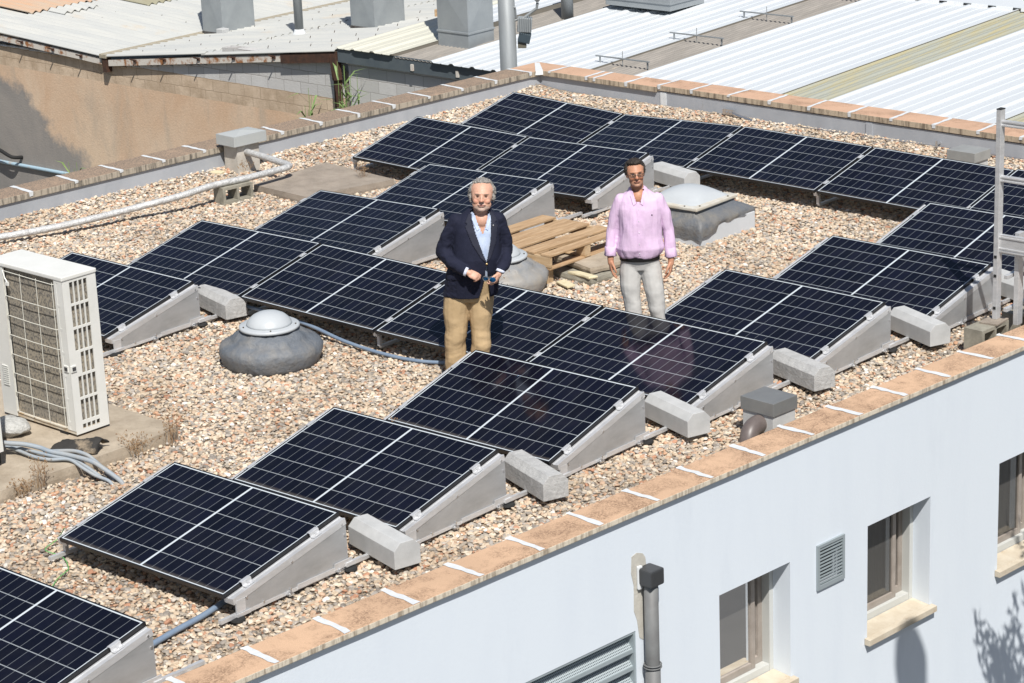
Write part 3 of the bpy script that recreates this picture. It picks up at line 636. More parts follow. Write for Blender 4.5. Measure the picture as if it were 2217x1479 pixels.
# ============================================================ SOLAR PANELS
W2, L2 = 0.861, 0.567
fr = MB()
for q in (((0, L2 - .0055, -.015), (2 * W2, .011, .03)), ((0, -L2 + .0055, -.015), (2 * W2, .011, .03)), ((W2 - .0055, 0, -.015), (.011, 2 * L2 - .022, .03)), ((-W2 + .0055, 0, -.015), (.011, 2 * L2 - .022, .03))): fr.box(*q)
frame0 = fr.build("panel_frame", M['black'], None, local=True)
cells0 = MB().box((0, 0, -.006), (2 * W2 - .022, 2 * L2 - .022, .008)).build("solar_cells", M['cells'], None, local=True)
back0 = MB().box((0, 0, -.014), (2 * W2 - .024, 2 * L2 - .024, .004)).build("backsheet", M['seal'], None, local=True)
def cp(o, parent, loc=None, rot=None):
    c = o.copy(); COL.objects.link(c); c.parent = parent
    if loc is not None: c.location = loc
    if rot is not None: c.rotation_euler = rot
    return c
PANELS = [
 ('p0',4.028,-9.683,0.330,12.71,0.00,0.00,'R',"solar panel at the bottom left corner, cut off by the photo's edge"),
 ('p1',3.658,-7.628,0.309,11.88,-0.22,0.33,'RL',"whole solar panel nearest the camera, with a blue conduit under its right end"),
 ('p2',3.759,-6.077,0.306,13.24,-0.70,0.0,'RL',"solar panel standing alone in the second row behind the nearest whole one"),
 ('p3',3.760,-4.427,0.312,14.97,-0.49,0.19,'RL',"solar panel whose corner hides the shoe of the man in the navy blazer"),
 ('p4',3.896,-2.907,0.338,11.93,0.10,0.17,'R',"solar panel reflecting the man in pink, right end of the long middle row"),
 ('p4b',2.152,-2.912,0.338,12.58,-0.05,0.26,'M',"solar panel directly behind the legs of the man in the navy blazer"),
 ('p4c',0.404,-2.926,0.351,12.93,0.68,0.54,'M',"solar panel directly behind the open round dome skylight, in the middle row"),
 ('p4d',-1.343,-2.934,0.350,13.17,-0.94,-0.11,'ML',"solar panel at the left end of the long middle row"),
 ('pe',-1.551,-4.394,0.317,12.43,0.55,1.26,'RL',"solar panel partly hidden by the white air conditioning unit"),
 ('p5',4.057,-1.400,0.338,11.33,0.38,-0.46,'RL',"solar panel just right of the light trousers of the man in pink"),
 ('pf',-1.238,-1.381,0.356,12.35,-1.66,-0.42,'RL',"solar panel whose right end meets the navy blazer's sleeve"),
 ('p6',4.187,0.123,0.319,12.03,0.21,-0.40,'RL',"solar panel whose right end stands left of the aluminium ladder foot"),
 ('pg',-1.086,0.130,0.342,12.51,-1.63,-0.01,'RL',"solar panel behind the grey-haired man's head"),
 ('p7',4.293,1.669,0.314,12.48,-0.10,-0.01,'RL',"solar panel crossed by the ladder upright, second row from the back"),
 ('ph',-2.733,1.674,0.327,13.47,0.99,0.31,'ML',"solar panel just right of the flat concrete slab, left one of a pair"),
 ('pi',-0.988,1.679,0.331,13.37,-1.25,-0.05,'R',"solar panel ending behind the pink-shirted man's head, right one of a pair"),
 ('pj',-2.629,3.257,0.326,12.51,2.29,0.0,'ML',"solar panel at the left end of the rearmost row, nearest the parapet corner"),
 ('pk',-0.884,3.252,0.322,12.62,-2.22,-0.40,'M',"second solar panel from the left in the rearmost row"),
 ('pl',0.862,3.244,0.347,12.86,0.47,-0.28,'M',"third solar panel from the left in the rearmost row, behind the square skylight"),
 ('pm',2.610,3.239,0.327,12.79,0.77,-0.18,'M',"fourth solar panel from the left in the rearmost row, before the metal cap box"),
 ('pn',4.356,3.239,0.325,12.79,0.3,-0.1,'R',"solar panel at the right edge of the photo seen behind the ladder rungs"),
]
PG = "solar panels tilted on the gravel roof"
PB = {}
for (n, x, y, z, t, ro, yw, ends, lab) in PANELS:
    root = thing("solar_panel", (x, y, 0), lab, "solar panel", PG, R(yw)); PB[n] = root
    rot = (R(t), R(ro), 0)
    for o in (frame0, cells0, back0): cp(o, root, (0, 0, z), rot)
    RM = Euler(rot).to_matrix()
    def Q(a, b_, c, RM=RM, z=z): return RM @ Vector((a, b_, c)) + Vector((0, 0, z))
    sides = ([('R', 1)] if 'R' in ends else []) + ([('M', 1)] if 'M' in ends else []) + ([('L', -1)] if 'L' in ends else [])
    for (kind, sg) in sides:
        e = W2 * sg; o1 = (W2 + (0.062 if kind != 'M' else 0.02)) * sg; i1 = (W2 - 0.03) * sg
        # sloping rail with a groove
        r = MB(); A0, A1 = -0.545, 0.555
        for (xa, xb, za, zb) in ((i1, o1, -.075, -.032), (o1 - sg * .012, o1, -.032, -.027), (e + sg * .006, e + sg * .016, -.032, -.027)):
            P8 = [Q(p, q_, s_) for p in (xa, xb) for q_ in (A0, A1) for s_ in (za, zb)]
            r.add(P8, [(0, 1, 3, 2), (4, 6, 7, 5), (0, 4, 5, 1), (2, 3, 7, 6), (0, 2, 6, 4), (1, 5, 7, 3)])
        r.build("top_rail", M['alu'], root, local=True)
        # clamps on the frame edge
        for yy in (-0.36, 0.30):
            k = MB()
            if kind == 'M':
                k.box(Q(e + .011, yy, .003), (.045, .075, .005), RM); k.box(Q(e + .011, yy, -.014), (.010, .06, .03), RM)
                k.tube([Q(e + .011, yy, .005), Q(e + .011, yy, .012)], .007, 8)
            else:
                k.box(Q(e - sg * .002, yy, .0045), (.028, .085, .005), RM); k.box(Q(e + sg * .014, yy, -.012), (.005, .085, .034), RM); k.box(Q(e + sg * .03, yy, -.024), (.034, .085, .006), RM)
                k.tube([Q(e + sg * .032, yy, -.024), Q(e + sg * .032, yy, -.008)], .008, 8)
            k.build("clamp", M['alu'], root, local=True)
        yb, yt = -0.60, 0.66
        if kind == 'R':
            # triangular sheet closing the side
            xs = o1 - 0.006
            lo = Q(o1, A0 + .02, -.05); hi = Q(o1, A1, -.05)
            poly = [Vector((xs, lo.y, lo.z)), Vector((xs, hi.y, hi.z)), Vector((xs, hi.y + .004, .05)), Vector((xs, hi.y - .50, .035)), Vector((xs, lo.y + .42, .03)), Vector((xs, lo.y, max(.05, lo.z - .10)))]
            poly[3] = Vector((xs, hi.y - .10, .045))
            s_ = MB().prism(poly, (.003, 0, 0)); sp_o = s_.build("side_plate", M['plate'], root, local=True)
            b2 = MB()
            for (ty, tz) in ((lo.y + .10, lo.z - .012), ((lo.y + hi.y) / 2, (lo.z + hi.z) / 2 - .015), (hi.y - .04, hi.z - .015), (hi.y - .02, hi.z - .10), (lo.y + .50, .062), (lo.y + .25, .06), (hi.y - .05, .075)):
                b2.tube([(xs + .002, ty, tz), (xs + .011, ty, tz)], .0085, 8)
            b2.build("bolts", M['steel'], sp_o, local=True)
            k = MB().box((xs + .006, lo.y + .045, lo.z - .05), (.006, .08, .09)); k.box((xs + .012, lo.y + .06, .045), (.012, .12, .025)); k.build("end_bracket", M['alu'], root, local=True)
            b3 = MB()
            b3.box((xs + .012, .5, .075), (.008, .17, .05)); b3.box((xs + .012, .60, .058), (.026, .16, .03)); b3.box((xs + .008, .27, .055), (.006, .42, .035))
            b3.build("splice_plate", M['alu'], root, local=True)
            ext = 1.0 if n not in ('p0', 'p7', 'pn', 'p4', 'p5') else 0.95
            b4 = MB().box((xs - .01, (-.64 + ext) / 2, .042), (.03, .64 + ext, .026)); b4.build("base_rail", M['alu'], root, local=True)
            for yy in (-.50, .56): MB().lathe([(.045, 0), (.055, .012), (.05, .026), (.02, .03)], (xs - .01 + .02, yy, 0.004), 14).build("rubber_foot", M['rubber'], root, local=True)
            b5 = MB()
            for yy in (-.02, .46): b5.tube([(xs + .012, yy, .04), (xs + .03, yy, .045)], .012, 8); b5.box((xs + .022, yy, .03), (.02, .05, .012))
            b5.build("wing_bolts", M['steel'], root, local=True)
        else:
            b4 = MB().box((o1 - sg * .02, (.0 if kind == 'L' else .06), .042), (.03, (1.25 if kind == 'L' else 1.06), .026)); b4.build("base_rail", M['alu'], root, local=True)
            b5 = MB()
            lo = Q(o1 - sg * .02, -.50, -.07); hi = Q(o1 - sg * .02, .50, -.07)
            b5.box((lo.x, lo.y, (lo.z + .05) / 2), (.03, .03, max(.02, lo.z - .05))); b5.box((hi.x, hi.y, (hi.z + .05) / 2), (.03, .03, hi.z - .05))
            b5.build("strut", M['alu'], root, local=True)
for o in (frame0, cells0, back0): bpy.data.objects.remove(o)

# ============================================================ BALLAST BLOCKS
def ballast(cx, cy, yaw, rough, lab):
    root = thing("ballast_block", (cx, cy, 0.052), lab, "concrete block", "concrete ballast blocks on the panel rails", R(yaw))
    prof = [(-.107, 0), (.107, 0), (.107, .135), (.055, .19), (-.055, .19), (-.107, .135)]
    mb = MB().prism([(-.31, a, b_) for a, b_ in prof], (.62, 0, 0))
    o = mb.build("ballast_block", M['concrete_rough2'] if rough else M['concrete'], None, bevel=0.0035, local=True)
    # one-mesh thing: replace the empty by the mesh itself
    o.location = root.location; o.rotation_euler = root.rotation_euler
    for k_ in ("label", "category", "group"): o[k_] = root[k_]
    bpy.data.objects.remove(root); o.name = "ballast_block"
    return o
M['concrete_rough2'] = pmat("worn_cast_concrete", (0.48, 0.48, 0.47), (0.34, 0.34, 0.335), 9, 0.9, 0, 0.7, 40, c3=(0.58, 0.58, 0.57), s3=26, lo3=0.55, hi3=0.75, bdist=0.015)
for (cx, cy, yw, rg, lab) in (
    (4.645, -6.775, -14, False, "smooth grey concrete block at the bottom, beside the panel nearest the camera"),
    (4.668, -5.177, -20, True, "grey concrete block with a brown spot, behind the second row's panel"),
    (4.697, -3.495, -18, False, "smooth grey concrete block left of the small metal-capped chimney with the elbow"),
    (4.873, -2.022, -18, True, "rough-sided concrete block behind the small metal-capped chimney with the elbow"),
    (5.029, -0.469, -22, False, "smooth concrete block just left of the hollow block under the ladder"),
    (-.729, -3.485, -15, True, "concrete block behind the round dome skylight, near the air conditioning unit"),
    (-.08, 2.62, -15, False, "concrete block right of the pink-shirted man's head, behind the square skylight"),
    (5.06, 1.05, -18, False, "concrete block at the right edge of the photo, behind the ladder uprights")):
    ballast(cx, cy, yw, rg, lab)
# ============================================================ ROOF OBJECTS
# metal-capped chimney by the left parapet
c = thing("vent_chimney", (-4.92, .585, 0), "small cement chimney under a wide square metal cap beside the left parapet", "chimney")
MB().prism([(-5.04, .445, -.03), (-4.79, .43, -.03), (-4.765, .75, -.03), (-5.015, .765, -.03)], (0, 0, .37)).build("shaft", pmat("pale_cement_shaft", (0.54, 0.51, 0.46), (0.43, 0.40, 0.35), 6, 0.95, 0, 0.4, 40), c, bevel=.006)
k = MB(); k.prism([(-5.075, .37, .325), (-4.745, .355, .325), (-4.70, .82, .325), (-5.03, .835, .325)], (0, 0, .12))
k.add([(-5.075, .37, .446), (-4.745, .355, .446), (-4.70, .82, .446), (-5.03, .835, .446), (-4.89, .595, .475)], [(0, 1, 4), (1, 2, 4), (2, 3, 4), (3, 0, 4)])
k.build("cap", pmat("pale_sheet_cap", (0.46, 0.475, 0.46), (0.42, 0.44, 0.44), 4, .5, .1), c, bevel=.004)
# foil wrapped pipe
def smooth_path(P, n=8):
    P = [Vector(p) for p in P]; out = []
    for i in range(len(P) - 1):
        p0 = P[max(i - 1, 0)]; p1 = P[i]; p2 = P[i + 1]; p3 = P[min(i + 2, len(P) - 1)]
        for k in range(n):
            t = k / n
            out.append(0.5 * ((2 * p1) + (p2 - p0) * t + (2 * p0 - 5 * p1 + 4 * p2 - p3) * t * t + (-p0 + 3 * p1 - 3 * p2 + p3) * t ** 3))
    return out + [P[-1]]
P = smooth_path([(-4.80, .56, .235), (-4.55, .52, .235), (-4.2, .46, .23), (-3.92, .41, .22), (-3.86, .36, .22), (-3.84, .25, .22), (-3.85, -.27, .225), (-3.92, -.72, .225), (-3.98, -1.15, .19), (-4.16, -1.65, .14), (-4.30, -2.25, .11), (-4.47, -2.75, .09), (-4.70, -3.3, .08), (-5.0, -4.2, .08)], 10)
tag(MB().tube(P, [.038 + .004 * noise.noise(Vector((i * .9, 0, 0))) for i in range(len(P))], 12).build("insulated_pipe", M['pipe_wrap'], None, smooth=True),
    "silver wrapped pipe bending out of the chimney and running over the gravel", "pipe")
# hollow blocks
def hollow(x, y, z, yaw, lab, cutz=.19, group="hollow concrete blocks"):
    L, Wd, H = .40, .19, .19        # long along local y, holes open towards local x
    mb = MB(); hs = [(-.165, -.015, .03, .16), (.015, .165, .03, .16)]
    P = lambda s, d, zz: Vector((Wd / 2 - d, s, zz))
    plate_holes(mb, P, -L / 2, L / 2, 0, H, hs, Wd, 0.0)
    plate_holes(mb, P, -L / 2, L / 2, 0, H, hs, None, Wd)
    for q in (((-L/2, 0), (L/2, 0)), ((L/2, 0), (L/2, H)), ((L/2, H), (-L/2, H)), ((-L/2, H), (-L/2, 0))):
        (a, b_), (c_, d) = q
        S_ = sorted({a, c_, *([-.165, -.015, .015, .165] if a != c_ else [])}, reverse=a > c_); Z_ = sorted({b_, d, *([.03, .16] if b_ != d else [])}, reverse=b_ > d)
        if a != c_:
            for s0, s1 in zip(S_, S_[1:]): mb.add([P(s0, 0, b_), P(s1, 0, b_), P(s1, Wd, b_), P(s0, Wd, b_)], [(0, 1, 2, 3)])
        else:
            for z0, z1 in zip(Z_, Z_[1:]): mb.add([P(a, 0, z0), P(a, 0, z1), P(a, Wd, z1), P(a, Wd, z0)], [(0, 1, 2, 3)])
    o = mb.build("hollow_block", M['hblock'], None, local=True)
    bm = bmesh.new(); bm.from_mesh(o.data); bmesh.ops.remove_doubles(bm, verts=bm.verts, dist=1e-4); bmesh.ops.recalc_face_normals(bm, faces=bm.faces); bm.to_mesh(o.data); bm.free()
    o.location = (x, y, z); o.rotation_euler = (0, 0, yaw); tag(o, lab, "hollow block", group); return o
hollow(-3.89, -.46, 0.0, R(-8), "hollow concrete block lying on its side and carrying the silver pipe")
hollow(5.60, -.30, 0.03, R(-3), "hollow concrete block under the foot of the aluminium ladder")
hollow(5.58, .36, 0.0, R(-3), "hollow concrete block cut by the right edge of the photo, behind the ladder foot")
tag(MB().box((5.62, -.21, .228), (.17, .22, .018), rz(R(4))).build("mortar_pad", M['concrete_rough'], None, bevel=.004), "thin grey mortar pad between the ladder upright and its hollow block", "mortar pad")
# concrete slabs
def slab(poly, z0, z1, mat, lab, name="concrete_slab", cat="concrete slab", rough=.012):
    mb = MB(); n = len(poly); P = []
    for i in range(n):
        a = Vector((*poly[i], 0)); b_ = Vector((*poly[(i + 1) % n], 0)); m_ = max(2, int((b_ - a).length / .06))
        for k in range(m_): P.append(a.lerp(b_, k / m_))
    cen = sum(P, Vector()) / len(P); top = []; bot = []; mid = []
    for p in P:
        d = (p - cen).normalized(); e = noise.noise(p * 9) * rough
        top.append(p + d * e * .4 + Vector((0, 0, z1))); mid.append(p + d * (e + .004) + Vector((0, 0, (z0 + z1) / 2))); bot.append(p + d * (e * 1.6 - .004) + Vector((0, 0, z0)))
    N_ = len(P); v = top + mid + bot; f = [tuple(range(N_))]
    for i in range(N_): j = (i + 1) % N_; f += [(i, N_ + i, N_ + j, j), (N_ + i, 2 * N_ + i, 2 * N_ + j, N_ + j)]
    return tag(mb.add(v, f).build(name, mat, None), lab, cat)
slab([(-3.99, -.07), (-3.08, -.13), (-2.80, .98), (-4.05, 1.12)], -.03, .085, M['concrete_rough'], "broad flat dark concrete slab on the gravel behind the hollow block")
slab([(-.6, -5.90), (1.50, -5.96), (1.54, -6.05), (1.46, -9.4), (-.9, -9.4)], -.03, .10, M['slab_warm'], "sandy concrete plinth under the white air conditioning unit")
slab([(.86, -.72), (1.52, -.75), (1.56, .12), (.90, .15)], -.02, .055, M['hblock'], "lower pale concrete slab under the wooden pallet")
slab([(.86, -.50), (1.44, -.66), (1.60, .02), (.98, .15)], .07, .13, M['slab_warm'], "upper sandy paving slab under the wooden pallet")
slab([(1.22, -.735), (1.50, -.765), (1.55, -.69), (1.30, -.66)], .056, .082, M['foam'], "strip of yellow insulation foam squeezed between the two slabs", "foam_strip", "foam strip")
tag(MB().box((1.36, -.94, .03), (.22, .09, .02), rz(R(-20)) @ rx(R(6))).build("foam_piece", M['foam'], None, bevel=.005), "broken pale foam piece on the gravel before the slabs", "foam piece")
tag(MB().box((-4.98, .27, .02), (.16, .10, .03), rz(R(20))).build("foam_piece", M['foam'], None, bevel=.008), "yellowish foam scrap at the foot of the capped chimney", "foam piece")
# pallet
p = thing("wooden_pallet", (.70, -.43, .15), "weathered wooden pallet lying tilted on concrete slabs between the two men", "pallet", rotz=R(2))
p.rotation_euler = (R(-1.5), R(1.0), R(2.5))
PW, PLn = 1.0, 1.2   # x size, y size ; origin at centre
OX, OY = -.02, .03
for k, xx in enumerate((-.45, -.22, .0, .215, .44)):
    jit = (.0, .02, -.02, .015, .0)[k]; wd = .172 if k < 4 else .12
    ps = MB().box((OX + xx + jit, OY, .129), (wd, PLn, .02), rz(R((0.6, -1.2, .8, -1.6, .2)[k])))
    ps.build("deck_board", M['wood'], p, local=True, bevel=.003)
for yy in (-.58, .0, .58):
    s_ = MB()
    if yy == 0: 
        for xx in (-.45, 0, .44): s_.box((OX + xx, OY + yy, .065), (.11, .09, .105))
        s_.box((OX, OY + yy, .006), (PW, .09, .012))
    else: s_.box((OX, OY + yy, .065), (PW - .01, .035, .106))
    s_.build("stringer", M['wood_x'], p, local=True, bevel=.003)
for xx in (-.45, 0, .445): MB().box((OX + xx, OY, -.005), (.095, PLn - .01, .018)).build("bottom_board", M['wood'], p, local=True, bevel=.003)
tag(MB().box((1.10, -.90, .055), (.07, .10, .13), rz(R(12))).build("wood_offcut", M['wood_x'], None, bevel=.003), "short wood offcut propping the near corner of the pallet", "wood offcut")

# dome skylights
def wr(p, t):
    n_ = noise.noise(Vector((math.cos(t) * 2.2, math.sin(t) * 2.2, p.z * 7))) * .020 + noise.noise(Vector((math.cos(t) * 7, math.sin(t) * 7, p.z * 18 + 5))) * .013
    d = Vector((p.x, p.y, 0)); 
    if d.length > .2: d.normalize(); p = p + d * n_ + Vector((0, 0, n_ * .3))
    return p
def round_sky(x, y, lab, mat):
    r_ = thing("dome_skylight", (x, y, 0), lab, "dome skylight", "round dome skylights on the roof")
    prof = [(.40, -.03), (.425, .03), (.45, .10), (.452, .15), (.43, .19), (.38, .215), (.34, .235), (.335, .25), (.29, .275), (.245, .30), (.23, .31), (.2, .31)]
    MB().lathe(prof, (x, y, 0), 72, fn=wr).build("curb", mat, r_, smooth=True)
    MB().lathe([(.235, .30), (.238, .32), (.2, .32)], (x, y, 0), 40).build("dark_gasket", M['rubber'], r_, smooth=True)
    MB().lathe([(.255, .312), (.268, .318), (.27, .336), (.255, .346), (.215, .345), (.20, .35)], (x, y, 0), 56).build("rim", M['dome_rim'] if False else M['dome'], r_, smooth=True)
    MB().lathe([(.205, .346), (.198, .365), (.178, .395), (.145, .425), (.10, .447), (.05, .459), (.004, .462)], (x, y, 0), 48).build("dome", M['dome'], r_, smooth=True)
    s_ = MB()
    for a in (-115, -40, 35, 140): s_.tube([(x + .238 * math.cos(R(a)), y + .238 * math.sin(R(a)), .345), (x + .238 * math.cos(R(a)), y + .238 * math.sin(R(a)), .354)], .007, 8)
    s_.build("screws", M['screw'], r_)
round_sky(.67, -4.15, "round milky dome skylight on a dark grey wrapped curb in the open gravel", M['tarp'])
round_sky(.88, -1.34, "round dome skylight on a silvery wrapped curb, half hidden behind the man in the blazer", M['tarp_light'])
# square skylight
sq = thing("square_skylight", (1.10, 1.36, 0), "square domed skylight with white curb and grey sheet, right of the man in pink", "skylight")
x0, x1, y0, y1 = .64, 1.57, .915, 1.815
MB().prism([(x0, y0, -.03), (x1 - .02, y0, -.03), (x1 + .02, y1, -.03), (x0 + .04, y1, -.03)], (0, 0, .20)).build("curb", M['membrane_white'] if 'membrane_white' in M else pmat("white_membrane", (0.58, 0.60, 0.62), (0.52, 0.54, 0.56), 3, 0.6, 0, c3=(0.38, 0.36, 0.32), s3=12, lo3=0.66, hi3=0.8), sq, bevel=.006)
X0, X1, Y0, Y1 = .745, 1.435, .915 + .09, 1.70
v = []; NS = 24
def ringpts(a0, a1, b0, b1, z, amp):
    P = []
    for (p, q_) in (((a0, b0), (a1, b0)), ((a1, b0), (a1, b1)), ((a1, b1), (a0, b1)), ((a0, b1), (a0, b0))):
        for k in range(NS):
            t = k / NS; pt = Vector((p[0] + (q_[0] - p[0]) * t, p[1] + (q_[1] - p[1]) * t, z))
            c_ = Vector(((a0 + a1) / 2, (b0 + b1) / 2, z)); P.append(pt + (pt - c_).normalized() * amp * noise.noise(pt * 8 + Vector((0, 0, amp * 900))) + Vector((0, 0, amp * .6 * noise.noise(pt * 11))))
    return P
rows = [ringpts(x0 - .012, x1 + .012, y0 - .012, y1 + .012, .075, .03), ringpts(x0 - .014, x1 + .014, y0 - .014, y1 + .014, .14, .016), ringpts(x0 - .012, x1 + .012, y0 - .012, y1 + .012, .205, .008), ringpts(x0 + .05, x1 - .04, y0 + .05, y1 - .05, .245, .014), ringpts(X0 + .01, X1 - .01, Y0 + .01, Y1 - .01, .285, .006), ringpts(X0 + .015, X1 - .015, Y0 + .015, Y1 - .015, .31, .003)]
# the hanging edge of the sheet is long at the near corner and short along the right side
for i, pt in enumerate(rows[0]):
    if pt.x > x1 - .02 and pt.y > y0 + .30: pt.z = .155 - .008 * noise.noise(pt * 9)
    elif pt.x > x1 - .02: pt.z = .085 + .02 * (pt.y - y0)
    if pt.y < y0 + .02: pt.z = .045
for i, pt in enumerate(rows[1]): pt.z = max(pt.z, rows[0][i].z + .02)
f = []
n_ = 4 * NS
for j in range(len(rows) - 1):
    for i in range(n_): f.append((j * n_ + i, j * n_ + (i + 1) % n_, (j + 1) * n_ + (i + 1) % n_, (j + 1) * n_ + i))
M['tarp_worn'] = pmat("worn_grey_sheet", (0.125, 0.135, 0.15), (0.215, 0.20, 0.175), 4, 0.5, 0, 0.8, 10, (1, 1, 1), 0.42, 0.68, bdist=0.03)
MB().add([p_ for r__ in rows for p_ in r__], f).build("grey_sheet", M['tarp_worn'], sq, smooth=True)
MB().box(((X0 + X1) / 2, (Y0 + Y1) / 2, .305), (X1 - X0 - .05, Y1 - Y0 - .05, .03)).build("dark_gasket", M['rubber'], sq)
MB().box(((X0 + X1) / 2, (Y0 + Y1) / 2, .335), (X1 - X0 + .03, Y1 - Y0 + .03, .035), rz(R(1.5))).build("rim", M['dome_rim'], sq, bevel=.010, smooth=False)
mb = MB(); G_ = 18; v = []
for j in range(G_ + 1):
    for i in range(G_ + 1):
        a = i / G_ * 2 - 1; b_ = j / G_ * 2 - 1
        h = .125 * (max(0, (1 - a * a) * (1 - b_ * b_))) ** .62
        v.append(((X0 + X1) / 2 + a * (X1 - X0 - .10) / 2, (Y0 + Y1) / 2 + b_ * (Y1 - Y0 - .10) / 2, .350 + h))
f = [(j * (G_ + 1) + i, j * (G_ + 1) + i + 1, (j + 1) * (G_ + 1) + i + 1, (j + 1) * (G_ + 1) + i) for j in range(G_) for i in range(G_)]
mb.add(v, f).build("dome", M['dome'], sq, smooth=True)
s_ = MB()
for (a, b_) in ((X1 - .015, Y0 + .10), (X1 - .015, Y1 - .12), (X1 - .14, Y0 + .01), (X0 + .15, Y0 + .01), (X1 - .16, Y1 - .01)): s_.tube([(a, b_, .35), (a, b_, .36)], .009, 8)
s_.build("screws", M['screw'], sq)

# vents with metal caps
v_ = thing("capped_vent", (5.34, -3.13, 0), "small cement vent box with grey metal lid and brown elbow pipe by the front parapet", "roof vent")
MB().prism([(5.155, -3.235, -.02), (5.465, -3.255, -.02), (5.485, -2.985, -.02), (5.175, -2.965, -.02)], (0, 0, .235)).build("shaft", M['concrete'], v_, bevel=.006)
MB().prism([(5.143, -3.248, .205), (5.477, -3.268, .205), (5.498, -2.973, .205), (5.163, -2.952, .205)], (0, 0, .11)).build("cap", pmat("dull_zinc", (0.27, 0.275, 0.27), (0.22, 0.22, 0.215), 3, 0.42, 0.35), v_, bevel=.004)
P = smooth_path([(5.33, -3.20, .12), (5.33, -3.30, .125), (5.335, -3.375, .10), (5.345, -3.42, .04), (5.35, -3.44, -.05)], 7)
MB().tube(P, .072, 24).build("elbow_pipe", M['pvc_brown'], v_, smooth=True)
v2 = thing("capped_vent", (2.33, 4.82, 0), "low grey metal cap box against the rear parapet, behind the rearmost panels", "roof vent")
MB().prism([(2.12, 4.70, -.02), (2.44, 4.69, -.02), (2.46, 4.95, -.02), (2.14, 4.96, -.02)], (0, 0, .24)).build("shaft", M['concrete'], v2)
MB().prism([(2.10, 4.68, .19), (2.46, 4.67, .19), (2.48, 4.97, .19), (2.12, 4.98, .19)], (0, 0, .11)).build("cap", pmat("pale_zinc", (0.36, 0.365, 0.35), (0.30, 0.30, 0.29), 5, 0.5, 0.2), v2, bevel=.004)

